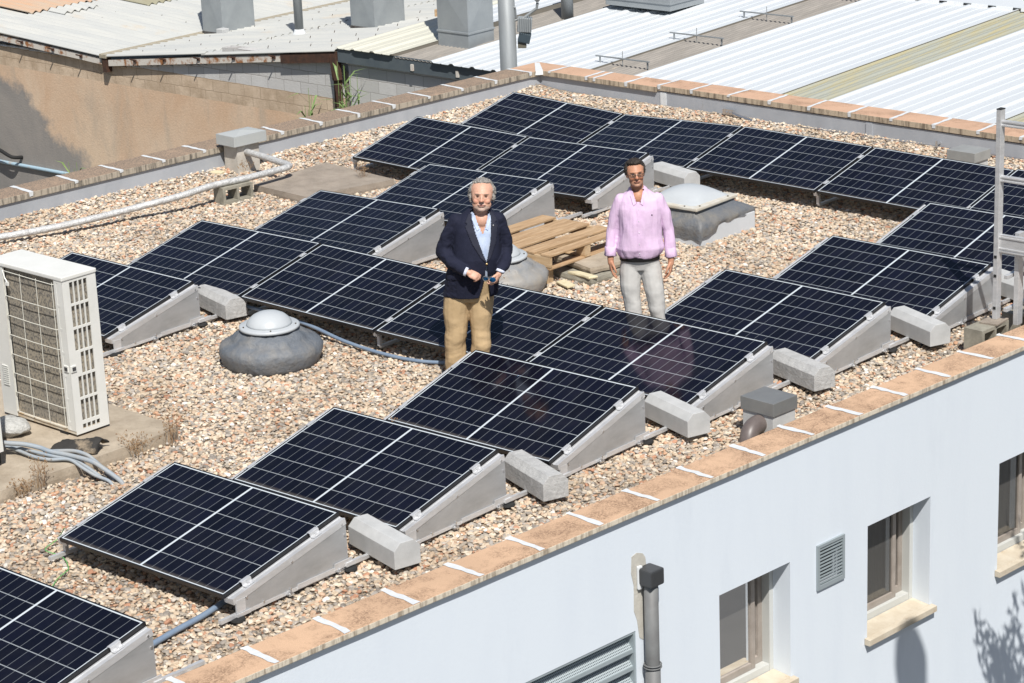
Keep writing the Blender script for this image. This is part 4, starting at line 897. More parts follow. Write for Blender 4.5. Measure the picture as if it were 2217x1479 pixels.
# air conditioning units
M['coil'] = None
m, nt, b, oc = base_mat("dirty_coil_fins", 0.8)
f1 = _ramp(nt, _noise(nt, _map(nt, oc, (1, 1, .55)), 75, 3, 0.6), [(0.42, (1, 1, 1)), (0.50, (0, 0, 0))])
lo_ = _ramp(nt, _noise(nt, oc, 3, 5, 0.6), [(0.35, (0, 0, 0)), (0.65, (1, 1, 1))])
cA = _mix(nt, lo_, (0.35, 0.305, 0.235), (0.27, 0.245, 0.205)); nt.links.new(_mix(nt, f1, cA, (0.15, 0.14, 0.125)), b.inputs["Base Color"]); _bump(nt, b, f1, 0.4, .006); M['coil'] = m
def ac_unit(lab, loc):
    # local: x 0..0.96 along the face, y 0..0.34 depth, z up
    r_ = thing("air_conditioning_unit", loc, lab, "air conditioner", "outdoor air conditioning units"); q = r_
    W_, D_, H_ = .96, .335, 1.32; cw0, cw1 = .185, .855
    def B(name, mat, boxes, bevel=.004, par=q):
        mb = MB()
        for (a, b_, c_, d, e, f_) in boxes: mb.box(((a + b_) / 2, (c_ + d) / 2, (e + f_) / 2), (b_ - a, d - c_, f_ - e))
        return mb.build(name, mat, par, local=True, bevel=bevel)
    B("casing", M['ac'], [(0, cw0, 0, .02, .0, H_ - .035), (0, .015, .02, D_, .0, H_ - .035), (.015, W_ - .015, D_ - .015, D_, .0, H_ - .035), (cw1, W_ - .012, 0, .015, .03, H_ - .035)])
    B("top_cover", M['ac'], [(-.008, W_ + .008, -.008, D_ + .008, H_ - .035, H_)], .008)
    B("base_pan", M['ac_dirty'], [(.002, W_ - .002, .003, D_ - .003, .0, .035)])
    B("coil", M['coil'], [(cw0, cw1 + .05, .03, .05, .035, H_ - .035), (W_ - .05, W_ - .03, .03, D_ - .02, .035, H_ - .035)], 0)
    # side guard with slots
    mb = MB(); ny = 4; slots = []; y0_, y1_ = .065, .25; zz = [(.035, .075)] + [(.105 + .196 * k, .105 + .196 * k + .176) for k in range(6)]
    for i in range(ny):
        a = y0_ + (y1_ - y0_) * i / ny + .0055; b_ = y0_ + (y1_ - y0_) * (i + 1) / ny - .0055
        for j, (c_, d) in enumerate(zz):
            if j == 3 and i == 0: continue
            slots.append((a, b_, c_, d))
    plate_holes(mb, lambda s, d, z: Vector((W_ - d, s, z)), 0, D_, 0.0, H_ - .035, slots, .01, 0)
    mb.build("side_guard", M['ac'], q, local=True)
    mb = MB()
    plate_holes(mb, lambda s, d, z: Vector((s, d, z)), cw1, W_, 0.03, H_ - .035, [(cw1 + .028, cw1 + .052, c_, d) for c_, d in zz], .01, -0.002)
    mb.build("corner_guard", M['ac'], q, local=True)
    mb = MB().box((W_ - .045, -.004, .555), (.055, .01, .055)); mb.box((W_ + .004, .03, .555), (.01, .055, .055)); h = mb.build("handle", M['ac'], q, local=True, bevel=.003)
    mb = MB().box((W_ - .045, -.010, .555), (.036, .004, .03)); mb.box((W_ + .010, .032, .555), (.004, .034, .03)); mb.build("grip_recess", M['room'], h, local=True)
    w_ = MB()
    for k in range(8):
        z = .06 + .165 * k if k < 7 else H_ - .06
        w_.tube([(cw0 + .005, .012, z), (cw0 + .02, -.008, z - .004), (cw0 + .35, -.010 + .004 * math.sin(k), z - .012), (cw1 - .02, -.008, z - .016), (cw1 - .002, .012, z - .016)], .0032, 6)
    for x in (cw0 + .012, cw0 + .235, cw0 + .445, cw1 - .018): w_.tube([(x, -.006, .05), (x, -.010, .6), (x, -.006, H_ - .06)], .0028, 6)
    w_.build("wire_guard", pmat("cream_wire", (0.66, 0.65, 0.58), None, rough=.5), q, local=True)
    mb = MB()
    for k in range(10): mb.box((.085, -.003, .26 + .018 * k), (.075, .008, .007))
    mb.build("louvres", M['ac'], q, local=True)
    mb = MB().box((.055, -.003, .90), (.055, .008, .03)); mb.build("latch", M['ac_dirty'], q, local=True, bevel=.003)
    MB().box((.055, -.008, .90), (.038, .003, .016)).build("latch_slot", M['room'], q, local=True)
    B("feet", M['rubber'], [(.12, .22, -.0, D_ + .02, -.022, 0), (.74, .84, -.0, D_ + .02, -.022, 0)], 0)
    mb = MB().tube([(cw0 + .02, -.012, H_ - .06), (cw0 + .045, -.016, H_ - .12), (cw0 + .07, -.014, H_ - .15)], .006, 6).box((cw0 + .07, -.016, H_ - .165), (.035, .015, .03)); mb.build("hanging_tag", M['ac'], q, local=True)
    return r_
ac_unit("tall white air conditioning unit with a dirty coil and wire guard on the left plinth", (.085, -6.618, .122)).rotation_euler = (0, 0, R(-.5))
u2 = ac_unit("white air conditioning unit showing only as a sliver at the left edge", (.155, -7.725, .235))
MB().box((.86, .17, -.07), (.06, .36, .13)).build("stand_leg", M['rubber'], u2, local=True); MB().box((.10, .17, -.07), (.06, .36, .13)).build("stand_leg", M['rubber'], u2, local=True)
# cables between the units
CP = {"blue sleeved cable lying uppermost in the bundle left of the nearest whole panel": ([(0.9, -7.26, .22), (0.96, -7.229, 0.22), (1.047, -7.136, 0.2), (1.139, -7.064, 0.17), (1.251, -7.054, 0.16), (1.44, -7.0, 0.15), (1.657, -6.97, 0.14), (1.781, -6.952, 0.1), (1.892, -6.904, 0.02), (1.93, -6.89, -.03)], .019),
 "clipped blue grey cable nearest the camera in the bundle on the plinth": ([(0.8, -7.23, .18), (0.891, -7.185, 0.16), (1.013, -7.159, 0.14), (1.165, -7.154, 0.13), (1.319, -7.112, 0.125), (1.45, -7.03, 0.13), (1.596, -7.019, 0.09), (1.699, -6.985, 0.04), (1.817, -6.952, 0.012), (1.86, -6.94, -.03)], .014),
 "grey cable in the middle of the bundle on the plinth": ([(0.8, -7.18, .16), (0.912, -7.137, 0.15), (1.095, -7.1, 0.14), (1.313, -7.055, 0.13), (1.482, -6.995, 0.12), (1.559, -6.985, 0.1), (1.691, -6.967, 0.05), (1.745, -6.95, 0.01), (1.80, -6.93, -.03)], .014),
 "short pale cable coming out from under the black mat on the plinth": ([(1.10, -7.0, .12), (1.178, -6.985, 0.125), (1.351, -6.906, 0.14), (1.484, -6.881, 0.13), (1.564, -6.875, 0.10), (1.662, -6.877, 0.06), (1.767, -6.884, 0.02), (1.80, -6.88, -.03)], .016)}
for lb, (pp, rad) in CP.items(): tag(MB().tube(smooth_path(pp, 8), rad, 10).build("cable", M['hose_grey'], None, smooth=True), lb, "cable", "cables bundled on the plinth")
# black bitumen mat over the cables
mb = MB(); v = []; gx, gy = 16, 8
A_, B_, C_, D_ = Vector((1.12, -6.97, .11)), Vector((1.50, -6.80, .115)), Vector((1.42, -6.60, .14)), Vector((1.05, -6.73, .12))
for j in range(gy + 1):
    for i in range(gx + 1):
        s, t = i / gx, j / gy; p_ = (A_.lerp(B_, s)).lerp(D_.lerp(C_, s), t); e = min(s, 1 - s, t, 1 - t)
        p_ = p_ + Vector((noise.noise(Vector((i * .6, j * .6, 1))) * .03, noise.noise(Vector((i * .6, j * .6, 7))) * .03, .055 * math.sin(math.pi * t) * (0.5 + s) + .02 * noise.noise(Vector((i * .4, j * .7, 3))))); v.append(p_)
f = [(j * (gx + 1) + i, j * (gx + 1) + i + 1, (j + 1) * (gx + 1) + i + 1, (j + 1) * (gx + 1) + i) for j in range(gy) for i in range(gx)]
o = mb.add(v, f).build("bitumen_mat", pmat("torn_bitumen", (0.03, 0.028, 0.026), (0.30, 0.24, 0.17), 4.5, 0.85, 0, 0.5, 40, (1, 1, 1), 0.5, 0.62), None, smooth=True)
so_ = o.modifiers.new("thickness", 'SOLIDIFY'); so_.thickness = .012
tag(o, "crumpled black bitumen scrap lying over the cables on the plinth", "bitumen scrap")
bagm = MB().ell((.52, -6.90, .17), (.19, .14, .075), 24, 14, rz(R(20)))
bag = bagm.build("plastic_bag", pmat("crumpled_clear_plastic", (0.55, 0.55, 0.53), (0.40, 0.40, 0.38), 14, 0.3, 0, 0.9, 22, bdist=.03), None, smooth=True)
for v_i in bag.data.vertices: v_i.co += v_i.normal * noise.noise(v_i.co * 14) * .03
tag(bag, "crumpled greyish plastic bag on the plinth between the two air conditioning units", "plastic bag")
# conduits along the rows
tag(MB().tube(smooth_path([(4.30, -7.6, .08), (4.33, -7.85, .07), (4.345, -8.0, .05), (4.38, -8.25, .035), (4.405, -8.5, .03), (4.45, -8.78, .03), (4.50, -9.1, .03)], 8), .021, 12).build("conduit", M['hose'], None, smooth=True), "smooth blue conduit on the gravel between the two nearest panels", "conduit", "blue conduits")
tag(MB().tube(smooth_path([(-.6, -3.40, .12), (.3, -3.42, .10), (.9, -3.48, .05), (1.4, -3.50, .03), (1.84, -3.46, .03), (2.3, -3.3, .05), (2.9, -3.2, .08)], 8), .017, 12).build("conduit", M['hose'], None, smooth=True), "blue conduit along the low edge of the middle row, left of the khaki trousers", "conduit", "blue conduits")
tag(MB().tube(smooth_path([(2.62, -8.0, .16), (2.50, -7.98, .04), (2.55, -8.136, 0.02), (2.72, -8.14, .02), (2.844, -8.181, 0.02), (2.97, -8.26, .02), (3.003, -8.32, 0.02), (3.05, -8.42, .02), (3.127, -8.528, 0.02), (3.16, -8.6, .015)], 8), .0035, 6).build("earth_wire", M['wire_green'], None), "thin green wire curling on the gravel at the nearest panel's left corner", "wire")
# fall arrest anchor and cable on the rear parapet
an = thing("safety_anchor", (-1.5, 5.62, .09), "shiny steel anchor with shackle holding the cable on the rear parapet", "anchor")
k = MB().box((-1.60, 5.635, .10), (.16, .03, .07)); k.box((-1.52, 5.61, .10), (.03, .05, .03))
for t in range(3): k.tube([(-1.62 + .05 * t, 5.64, .10), (-1.62 + .05 * t, 5.60, .10)], .014, 8)
k.build("bracket", M['steel'], an)
MB().tube([(-1.50, 5.60, .10), (-1.42, 5.59, .085), (-1.34, 5.59, .07)], .017, 8).build("shackle", M['steel'], an); MB().tube([(-1.34, 5.59, .07), (-1.2, 5.59, .05)], .020, 8).build("tensioner", M['steel'], an)
tag(MB().tube(smooth_path([(-1.2, 5.59, .05), (-.9, 5.60, .045), (-.3, 5.59, .06), (.4, 5.58, .055), (1.3, 5.57, .07), (2.6, 5.55, .07), (6.0, 5.48, .07), (8.0, 5.45, .07)], 5), .005, 6).build("safety_cable", M['steel'], None), "thin steel safety cable stretched low along the rear parapet", "cable")
k = MB().tube([(1.42, 5.63, .10), (1.42, 5.56, .09)], .016, 8); k.tube([(1.42, 5.56, .13), (1.42, 5.56, .06)], .012, 8); k.tube([(1.42, 5.57, .07), (1.37, 5.56, .0)], .007, 6); k.tube([(1.42, 5.57, .07), (1.47, 5.56, .0)], .007, 6)
tag(k.build("cable_guide", M['steel'], None), "small steel guide clip holding the safety cable left of the metal cap box", "cable guide")

# ladder and platform on the right
la = thing("access_ladder", (5.64, -.13, .237), "aluminium ladder with guard rails rising past the right edge of the photo", "ladder")
lx, ly = 5.615, -.165
MB().box((lx, ly, 1.165), (.045, .07, 1.855)).build("upright", M['alu'], la, bevel=.004)
MB().box((5.765, -.06, .60), (.045, .085, .83)).build("upright", M['alu'], la, bevel=.004)
for (z, h) in ((1.972, .055), (1.49, .055)):
    g_ = MB().box((lx + .80, ly + .0, z), (1.56, .03, h)); g_.box((lx + .80, ly - .017, z + h * .28), (1.56, .008, h * .22)); g_.box((lx + .80, ly - .017, z - h * .3), (1.56, .008, h * .2)); g_.build("guard_rail", M['alu'], la)
g_ = MB().box((lx + .80, ly + .005, .915), (1.56, .035, .165))
for z in (.852, .875, .975): g_.box((lx + .80, ly - .016, z), (1.56, .008, .012))
g_.build("toe_board", M['alu'], la)
for z in (.625, .33): MB().box((lx + .09, ly + .55, z), (.035, 1.12, .035)).build("rung", M['alu'], la, bevel=.004)
g_ = MB()
for z in (.80, .63, .34): g_.box((lx - .0, ly - .037, z), (.024, .006, .024))
g_.build("tube_sockets", M['rubber'], la)
MB().box((lx, ly, 2.094), (.048, .073, .006)).build("end_cap", M['rubber'], la)
MB().box((lx + 1.6, ly, 1.165), (.045, .07, 1.855)).build("upright", M['alu'], la, bevel=.004); MB().box((lx + .1, ly + 1.1, .6), (.045, .07, .8)).build("upright", M['alu'], la, bevel=.004)

# dried weeds
def weed(x, y, z, h, n_, spread, lab, mat=None, name="dry_weed", cat="weed"):
    mb = MB(); rng = random.Random(int(x * 1000 + y * 77))
    for k in range(n_):
        a = rng.uniform(0, 6.28); s = rng.uniform(.2, 1) * spread; hh = h * rng.uniform(.5, 1); bx, by = x + rng.uniform(-.4, .4) * spread, y + rng.uniform(-.4, .4) * spread
        P_ = [Vector((bx, by, z)), Vector((bx + s * .3 * math.cos(a), by + s * .3 * math.sin(a), z + hh * .55)), Vector((bx + s * .8 * math.cos(a + .3), by + s * .8 * math.sin(a + .3), z + hh))]
        mb.tube(P_, [.0018, .0014, .0008], 4)
        for j in range(3):
            q0 = P_[1].lerp(P_[2], rng.random()); a2 = rng.uniform(0, 6.28); l = h * rng.uniform(.1, .3)
            q1 = q0 + Vector((math.cos(a2) * l, math.sin(a2) * l, l * .8)); mb.tube([q0, q1], [.0010, .0007], 3)
            for _ in range(2): mb.ell(q1 + Vector((rng.uniform(-.01, .01), rng.uniform(-.01, .01), rng.uniform(-.01, .01))), (.004, .004, .006), 5, 4)
    return tag(mb.build(name, mat or M['dry'], None), lab, cat, "dried weeds on the roof")
weed(1.60, -6.12, .0, .28, 16, .12, "reddish dried weed at the right corner of the plinth")
weed(1.55, -6.45, .0, .16, 26, .22, "matted straw-coloured weed along the plinth edge beside the black scrap")
weed(1.53, -7.38, .03, .24, 14, .10, "dried weed on the plinth edge just below the cable bundle")
weed(1.56, -7.55, .0, .16, 18, .12, "brown dried weed tuft low at the plinth edge, near the left edge of the photo")
weed(-3.18, .85, .02, .22, 12, .08, "reddish weed at the far end of the broad concrete slab")
weed(1.16, -1.80, .0, .42, 6, .16, "tall thin dried weed in front of the silvery dome curb")
weed(-4.60, .36, .0, .20, 8, .10, "thin dried weed at the foot of the capped chimney")
weed(3.3, -5.30, .18, .20, 5, .06, "sprig of dried weed poking over the low edge of the panel before the blazer")
weed(4.6, -6.85 + .9, .0, .09, 12, .07, "small orange weed tuft under the second row panel's side plate")

# ============================================================ NEIGHBOURING BUILDING
nb = thing("workshop_building", (-15, 9.15, -6.5), "old workshop with stained ochre wall, grey block gable and patched fibre cement roof", "building")
WY = 9.15
mb = MB(); v = []
prof = [(-40, -1.60), (-17.95, -1.60), (-17.4, -1.52), (-14.9, -1.14), (-14.89, -1.02), (-12.12, -.93)]
poly = [(-40, WY, -6.5)] + [(x, WY, z) for x, z in prof] + [(-12.12, WY, -6.5)]
MB().prism(poly, (0, .2, 0)).build("front_wall", M['masonry'], nb)
def roofpt(x):  # underside profile of the valley roof
    return -1.475 + (-17.945 - x) * .0506 if x < -17.945 else -1.475 + (x + 17.945) * .1207
def corr(name, xa, xb, ya, yb, mat, dz=0.0, pitch=.177, amp=.024):
    n_ = int((yb - ya) / pitch * 8); v = []; f = []
    for i in range(n_ + 1):
        y = ya + (yb - ya) * i / n_; h = amp * math.sin(2 * math.pi * y / pitch)
        v += [(xa, y, roofpt(xa) + h + dz), (xb, y, roofpt(xb) + h + dz), (xa, y, roofpt(xa) + h + dz - .012), (xb, y, roofpt(xb) + h + dz - .012)]
    for i in range(n_): a = 4 * i; f += [(a, a + 1, a + 5, a + 4), (a + 3, a + 2, a + 6, a + 7), (a, a + 4, a + 6, a + 2), (a + 1, a + 3, a + 7, a + 5)]
    f += [(0, 2, 3, 1), (4 * n_, 4 * n_ + 1, 4 * n_ + 3, 4 * n_ + 2)]
    return MB().add(v, f).build(name, mat, nb)
def corr_row(xa, xb, dz): corr("roof", xa, xb, 9.02, 26, M['fibre'], dz)
corr_row(-40, -21.6, 0); corr_row(-21.7, -17.93, .02)
corr_row(-17.96, -15.2, .02); corr_row(-15.3, -12.03, .0)
# lapping edge of the roof where the sheets overlap, lichen
corr("patched_sheet", -24.5, -21.72, 10.3, 12.0, M['fibre_orange'], .055)
corr("patched_sheet", -21.68, -21.2, 10.75, 11.6, M['pale_sheet'] if 'pale_sheet' in M else M['fibre'], .06)
corr("patched_sheet", -24.5, -22.2, 12.05, 13.6, M['fibre_green'], .055)
corr("patched_sheet", -22.1, -20.6, 12.3, 14.2, M['fibre_green'], .055)
MB().prism([(-18.03, 9.0, roofpt(-18) - .02), (-17.86, 9.0, roofpt(-17.9) - .02), (-17.86, 9.0, roofpt(-17.9) + .045), (-17.95, 9.0, -1.43), (-18.03, 9.0, roofpt(-18) + .05)], (0, 17, 0)).build("valley_mortar", pmat("lichened_mortar", (0.40, 0.35, 0.26), (0.28, 0.25, 0.19), 14, 0.95, 0, 0.6, 40), nb)
# roof hooks: small dark dots of fixing bolts
hk = MB(); rg = random.Random(4)
for x in (-17.2, -16.3, -15.0, -14.0, -13.0, -12.4):
    for j in range(9):
        y = 9.35 + j * .53 + rg.uniform(-.08, .08); hk.tube([(x, y, roofpt(x) + .02), (x + .02, y, roofpt(x) + .06)], .006, 5)
hk.build("hook_bolts", M['rust'], nb)
# eave beam, peeling cream with rust, and its brackets
def along(name, mat, x0_, x1_, dz0, dz1, y0_, y1_, n_=1):
    mb = MB(); mb.add([(x0_, y0_, roofpt(x0_) + dz0), (x1_, y0_, roofpt(x1_) + dz0), (x1_, y1_, roofpt(x1_) + dz0), (x0_, y1_, roofpt(x0_) + dz0), (x0_, y0_, roofpt(x0_) + dz1), (x1_, y0_, roofpt(x1_) + dz1), (x1_, y1_, roofpt(x1_) + dz1), (x0_, y1_, roofpt(x0_) + dz1)],
        [(0, 1, 2, 3), (4, 5, 6, 7), (0, 1, 5, 4), (1, 2, 6, 5), (2, 3, 7, 6), (3, 0, 4, 7)]); return mb.build(name, mat, nb)
along("eave_beam", M['rust_cream'], -40, -18.05, -.155, -.05, 9.05, 9.14)
along("gable_beam", M['rust_cream'], -17.85, -13.35, -.17, -.06, 9.05, 9.14)
along("gable_beam", M['rust'], -13.34, -12.02, -.20, -.04, 9.04, 9.14)
MB().box((-17.93, 9.08, -1.62), (.10, .12, .26)).build("column_head", M['rust'], nb)
hk = MB()
for x in [-21.2, -20.3, -19.4, -18.6, -17.1, -16.3, -15.4, -14.5, -13.5]: hk.tube([(x, 9.06, roofpt(x) - .09), (x, 8.93, roofpt(x) - .04)], .014, 6); hk.box((x, 9.045, roofpt(x) - .09), (.07, .03, .05))
hk.build("purlin_ends", M['rust'], nb)
# mortar blobs and broken block course under the gable beam
bb = MB()
for x in np.arange(-17.75, -15.0, .18):
    z = roofpt(x) - .19 + rg.uniform(-.02, .02); bb.ell((x, 9.14, z), (.10, .03, .022), 8, 6)
for x in np.arange(-22.5, -18.1, .30): bb.ell((x, 9.14, -1.60 + rg.uniform(-.01, .02)), (.17, .03, .025), 8, 6)
bb.build("mortar_bed", M['masonry'], nb)
MB().box((-12.07, 9.10, -2.6), (.10, .10, 3.3)).build("rusty_column", M['rust'], nb)
MB().box((-12.07, 9.07, -1.05), (.13, .10, .42), ry(R(-6))).build("column_bracket", M['rust'], nb)
MB().box((-11.95, 9.33, -2.4), (.16, .18, 2.5)).build("pier", M['concrete_rough'], nb)
# second wall under the grey gutter
MB().prism([(-11.88, 9.17, -6.5), (6, 9.17, -6.5), (6, 9.17, -.96), (-11.88, 9.17, -.96)], (0, .2, 0)).build("side_block_wall", M['masonry2'], nb)
mb = MB(); v = []
n_ = 40
for i in range(n_ + 1):
    x = -11.9 + 7 * i / n_; v += [(x, 9.11 + .01 * noise.noise(Vector((x * 4, 0, 0))), -1.73 - .008 * i + .015 * noise.noise(Vector((x * 5, 2, 0)))), (x, 9.165, -1.71 - .008 * i), (x, 9.11, -6.5)]
f = []
for i in range(n_): a = 3 * i; f += [(a, a + 3, a + 4, a + 1), (a, a + 2, a + 5, a + 3)]
mb.add(v, f).build("lower_render", pmat("streaked_render", (0.46, 0.44, 0.38), (0.33, 0.31, 0.26), 2.5, 0.95, 0, 0.4, 25, (1, 1, .3)), nb)
gt = MB().prism([(-12.0, 9.06, -.955), (8, 9.06, -.955), (8, 9.06, -.73), (-12.0, 9.06, -.73)], (0, .03, 0)); gt.prism([(-12.0, 9.09, -.954), (8, 9.09, -.955), (8, 9.33, -.955), (-12.0, 9.33, -.955)], (0, 0, .02))
gt.prism([(-12.0, 9.09, -.76), (-12.0, 9.3, -.76), (-12.0, 9.3, -.93), (-12.0, 9.09, -.93)], (.01, 0, 0))
g_ = gt.build("gutter", M['gutter'], nb)
for x in (-10.32, -9.35): MB().box((x, 9.045, -.87), (.05, .03, .10)).build("gutter_clip", M['rust_cream'], g_)
# white profiled roof: sheets run away from us, rising gently
TH = math.tan(R(4.0))
def rz3(y): return -.725 + (y - 9.05) * TH
def sheet(name, x0_, x1_, y0_, y1_, mat, rib=.442, rh=.026, top=.05, foot=.13, skew=.11, dz=0.0, seams=True):
    # x at depth y is shifted by the slight skew of the sheets
    xs = []; x = x0_; 
    nr = max(1, int(round((x1_ - x0_) / rib))); pit = (x1_ - x0_) / nr
    for k in range(nr):
        c_ = x0_ + pit * k
        xs += [(c_, rh), (c_ + top / 2, rh), (c_ + foot / 2, 0), (c_ + pit / 2 - .02, 0), (c_ + pit / 2 - .01, .006), (c_ + pit / 2 + .01, .006), (c_ + pit / 2 + .02, 0), (c_ + pit - foot / 2, 0), (c_ + pit - top / 2, rh)]
    xs.append((x1_, rh)); v = []; f = []; m_ = len(xs)
    ys = [y0_ + (y1_ - y0_) * j / 6 for j in range(7)]
    for y in ys:
        for (xx, h) in xs: v.append((xx + (y - 9.05) * skew, y, rz3(y) + h + dz))
    for j in range(6):
        for i in range(m_ - 1): f.append((j * m_ + i, j * m_ + i + 1, (j + 1) * m_ + i + 1, (j + 1) * m_ + i))
    o_ = MB().add(v, f).build(name, mat, nb); q_ = o_.modifiers.new("thickness", 'SOLIDIFY'); q_.thickness = .006; return o_
YR = 15.25
sheet("roof_flashing", -12.0, -11.62, 9.03, YR, M['cream_sheet'], .38, .02)
sheet("roof_sheet", -11.60, -10.70, 9.0, 11.1, M['cream_sheet'], .45, dz=.02); sheet("roof_sheet", -11.60, -10.70, 11.0, YR, M['white_sheet'], .45, dz=.05)
sheet("corrugated_strip", -10.70, -9.86, 9.05, YR, M['old_sheet'], .085, .018, .02, .06, dz=-.03)
sheet("roof_sheet", -9.86, -7.22, 8.99, YR, M['white_sheet'])
sheet("corrugated_strip", -7.24, -6.36, 9.05, YR + 3, M['old_sheet'], .085, .018, .02, .06, dz=-.03)
sheet("roof_sheet", -6.36, -3.76, 8.99, YR, M['white_sheet'])
sheet("translucent_strip", -3.78, -2.96, 9.05, YR, M['olive_sheet'], .21, .022, .03, .08, dz=-.02)
sheet("roof_sheet", -2.96, -.30, 8.99, YR, M['white_sheet'])
sheet("translucent_strip", -.32, .52, 9.05, YR, M['olive_sheet'], .21, .022, .03, .08, dz=-.02)
sheet("roof_sheet", .52, 6, 8.99, YR, M['white_sheet'])
# ridge flashing and the slope behind
mb = MB()
mb.add([(-12, 15.1, rz3(15.1) + .05), (8, 15.1, rz3(15.1) + .05), (8, 15.45, rz3(15.45) + .09), (-12, 15.45, rz3(15.45) + .09), (8, 18.4, -.9), (-12, 18.4, -.9)], [(0, 1, 2, 3), (3, 2, 4, 5)])
o = mb.build("ridge_cap", M['white_sheet'], nb); o.modifiers.new("t", 'SOLIDIFY').thickness = .01
mb = MB()
x = -11.0
while x < 7: mb.add([(x, 15.08, rz3(15.08) + .0), (x + .30, 15.08, rz3(15.08)), (x + .30, 15.10, rz3(15.1) + .052), (x, 15.10, rz3(15.1) + .052)], [(0, 1, 2, 3)]); x += .442
mb.build("foam_closures", M['seal'], nb)
# ducts, vents standing on the roofs
def duct(x0_, x1_, y0_, y1_, z0_, h, lab, flange):
    r_ = thing("ventilation_duct", ((x0_ + x1_) / 2, (y0_ + y1_) / 2, z0_), lab, "duct", "square ventilation ducts on the workshop roof")
    MB().box(((x0_ + x1_) / 2, (y0_ + y1_) / 2, z0_ + h / 2), (x1_ - x0_, y1_ - y0_, h)).build("shaft", M['duct'], r_, bevel=.005)
    # cross-broken panels
    k = MB(); cx_, cy_ = (x0_ + x1_) / 2, (y0_ + y1_) / 2
    zz = [z0_ + (.28 if flange else .10), z0_ + h * .5, z0_ + h]
    for a, b_ in zip(zz, zz[1:]):
        k.add([(x0_ + .01, y0_ - .001, a), (x1_ - .01, y0_ - .001, a), (x1_ - .01, y0_ - .001, b_), (x0_ + .01, y0_ - .001, b_), (cx_, y0_ - .022, (a + b_) / 2)], [(0, 1, 4), (1, 2, 4), (2, 3, 4), (3, 0, 4)])
        k.add([(x1_ + .001, y0_ + .01, a), (x1_ + .001, y1_ - .01, a), (x1_ + .001, y1_ - .01, b_), (x1_ + .001, y0_ + .01, b_), (x1_ + .022, cy_, (a + b_) / 2)], [(0, 1, 4), (1, 2, 4), (2, 3, 4), (3, 0, 4)])
    k.build("cross_broken_panels", M['duct'], r_)
    if flange:
        MB().box((cx_, cy_, z0_ + .245), (x1_ - x0_ + .03, y1_ - y0_ + .03, .03)).build("flange", M['duct'], r_, bevel=.003)
    else:
        q_ = MB().box((cx_, cy_, z0_ + .05), (x1_ - x0_ + .035, y1_ - y0_ + .035, .13)); q_.build("bitumen_skirt", M['bitumen'], r_, bevel=.02)
    return r_
duct(-17.90, -17.36, 11.35, 12.15, -1.50, 2.6, "leftmost galvanised square duct, with a small pale block at its foot", False)
duct(-14.10, -13.52, 11.45, 12.20, -1.06, 2.4, "middle galvanised square duct, just right of a thin round pipe", False)
duct(-10.56, -9.90, 9.92, 10.52, -.69, 2.2, "galvanised square duct with a flange band, just left of the tall grey pole", True)
MB_ = MB().box((-17.30, 11.30, -1.36), (.17, .17, .16)); tag(MB_.build("roof_block", M['concrete'], None, bevel=.01), "small pale block leaning on the foot of the leftmost duct", "block")
r_ = thing("vent_pipe", (-14.92, 10.98, -1.13), "thin round grey vent pipe between the two leftmost ducts", "vent pipe")
MB().tube([(-14.92, 10.98, -1.2), (-14.92, 10.98, 1.3)], .078, 20).build("pipe", M['pole'], r_, smooth=True)
MB().lathe([(.16, -.0), (.12, .03), (.088, .10), (.08, .12)], (-14.92, 10.98, -1.13), 20, fn=wr).build("flashing_collar", M['seal'], r_, smooth=True)
r_ = thing("vent_pipe", (-9.70, 12.1, -.5), "short stout round vent pipe right of the tall grey pole", "vent pipe")
MB().tube([(-9.70, 12.1, -.55), (-9.70, 12.1, .6)], .10, 20).build("pipe", M['pole'], r_, smooth=True)
r_ = thing("duct_box", (-9.0, 13.4, -.4), "horizontal galvanised duct box at the top edge, right of the stout vent pipe", "duct")
MB().box((-8.75, 13.2, -.25), (1.35, .9, .26)).build("box", M['duct'], r_, bevel=.006); MB().box((-8.75, 13.2, -.26), (1.38, .93, .03)).build("flange", M['duct'], r_)
tag(MB().box((-12.9, 12.6, -.80), (.34, .24, .13), rz(R(15))).build("timber_block", M['wood'], None, bevel=.006), "pale timber block on the roof right behind the middle duct", "timber block")
# little ladder-like hooks lying across the grey strips
for (xa, ya, lb) in ((-7.40, 10.05, "steel roof bracket across the grey strip nearest the parapet corner"), (-7.20, 11.62, "steel roof bracket across the grey strip, second from the parapet"), (-6.98, 13.15, "steel roof bracket across the grey strip, third from the parapet"), (-6.80, 14.75, "steel roof bracket across the grey strip, farthest at the top edge")):
    z = rz3(ya) + .10; k = MB().bar((xa, ya, z), (xa + 1.05, ya - .02, z + .01), .025, .018); k.bar((xa + .08, ya, z - .10), (xa + .08, ya, z), .02, .02, (1, 0, 0)); k.bar((xa + 1.0, ya, z - .10), (xa + 1.0, ya, z), .02, .02, (1, 0, 0)); k.tube([(xa + .52, ya, z - .1), (xa + .52, ya, z + .12)], .006, 5)
    tag(k.build("roof_bracket", M['pole'], None), lb, "roof bracket", "brackets on the grey roof strips")

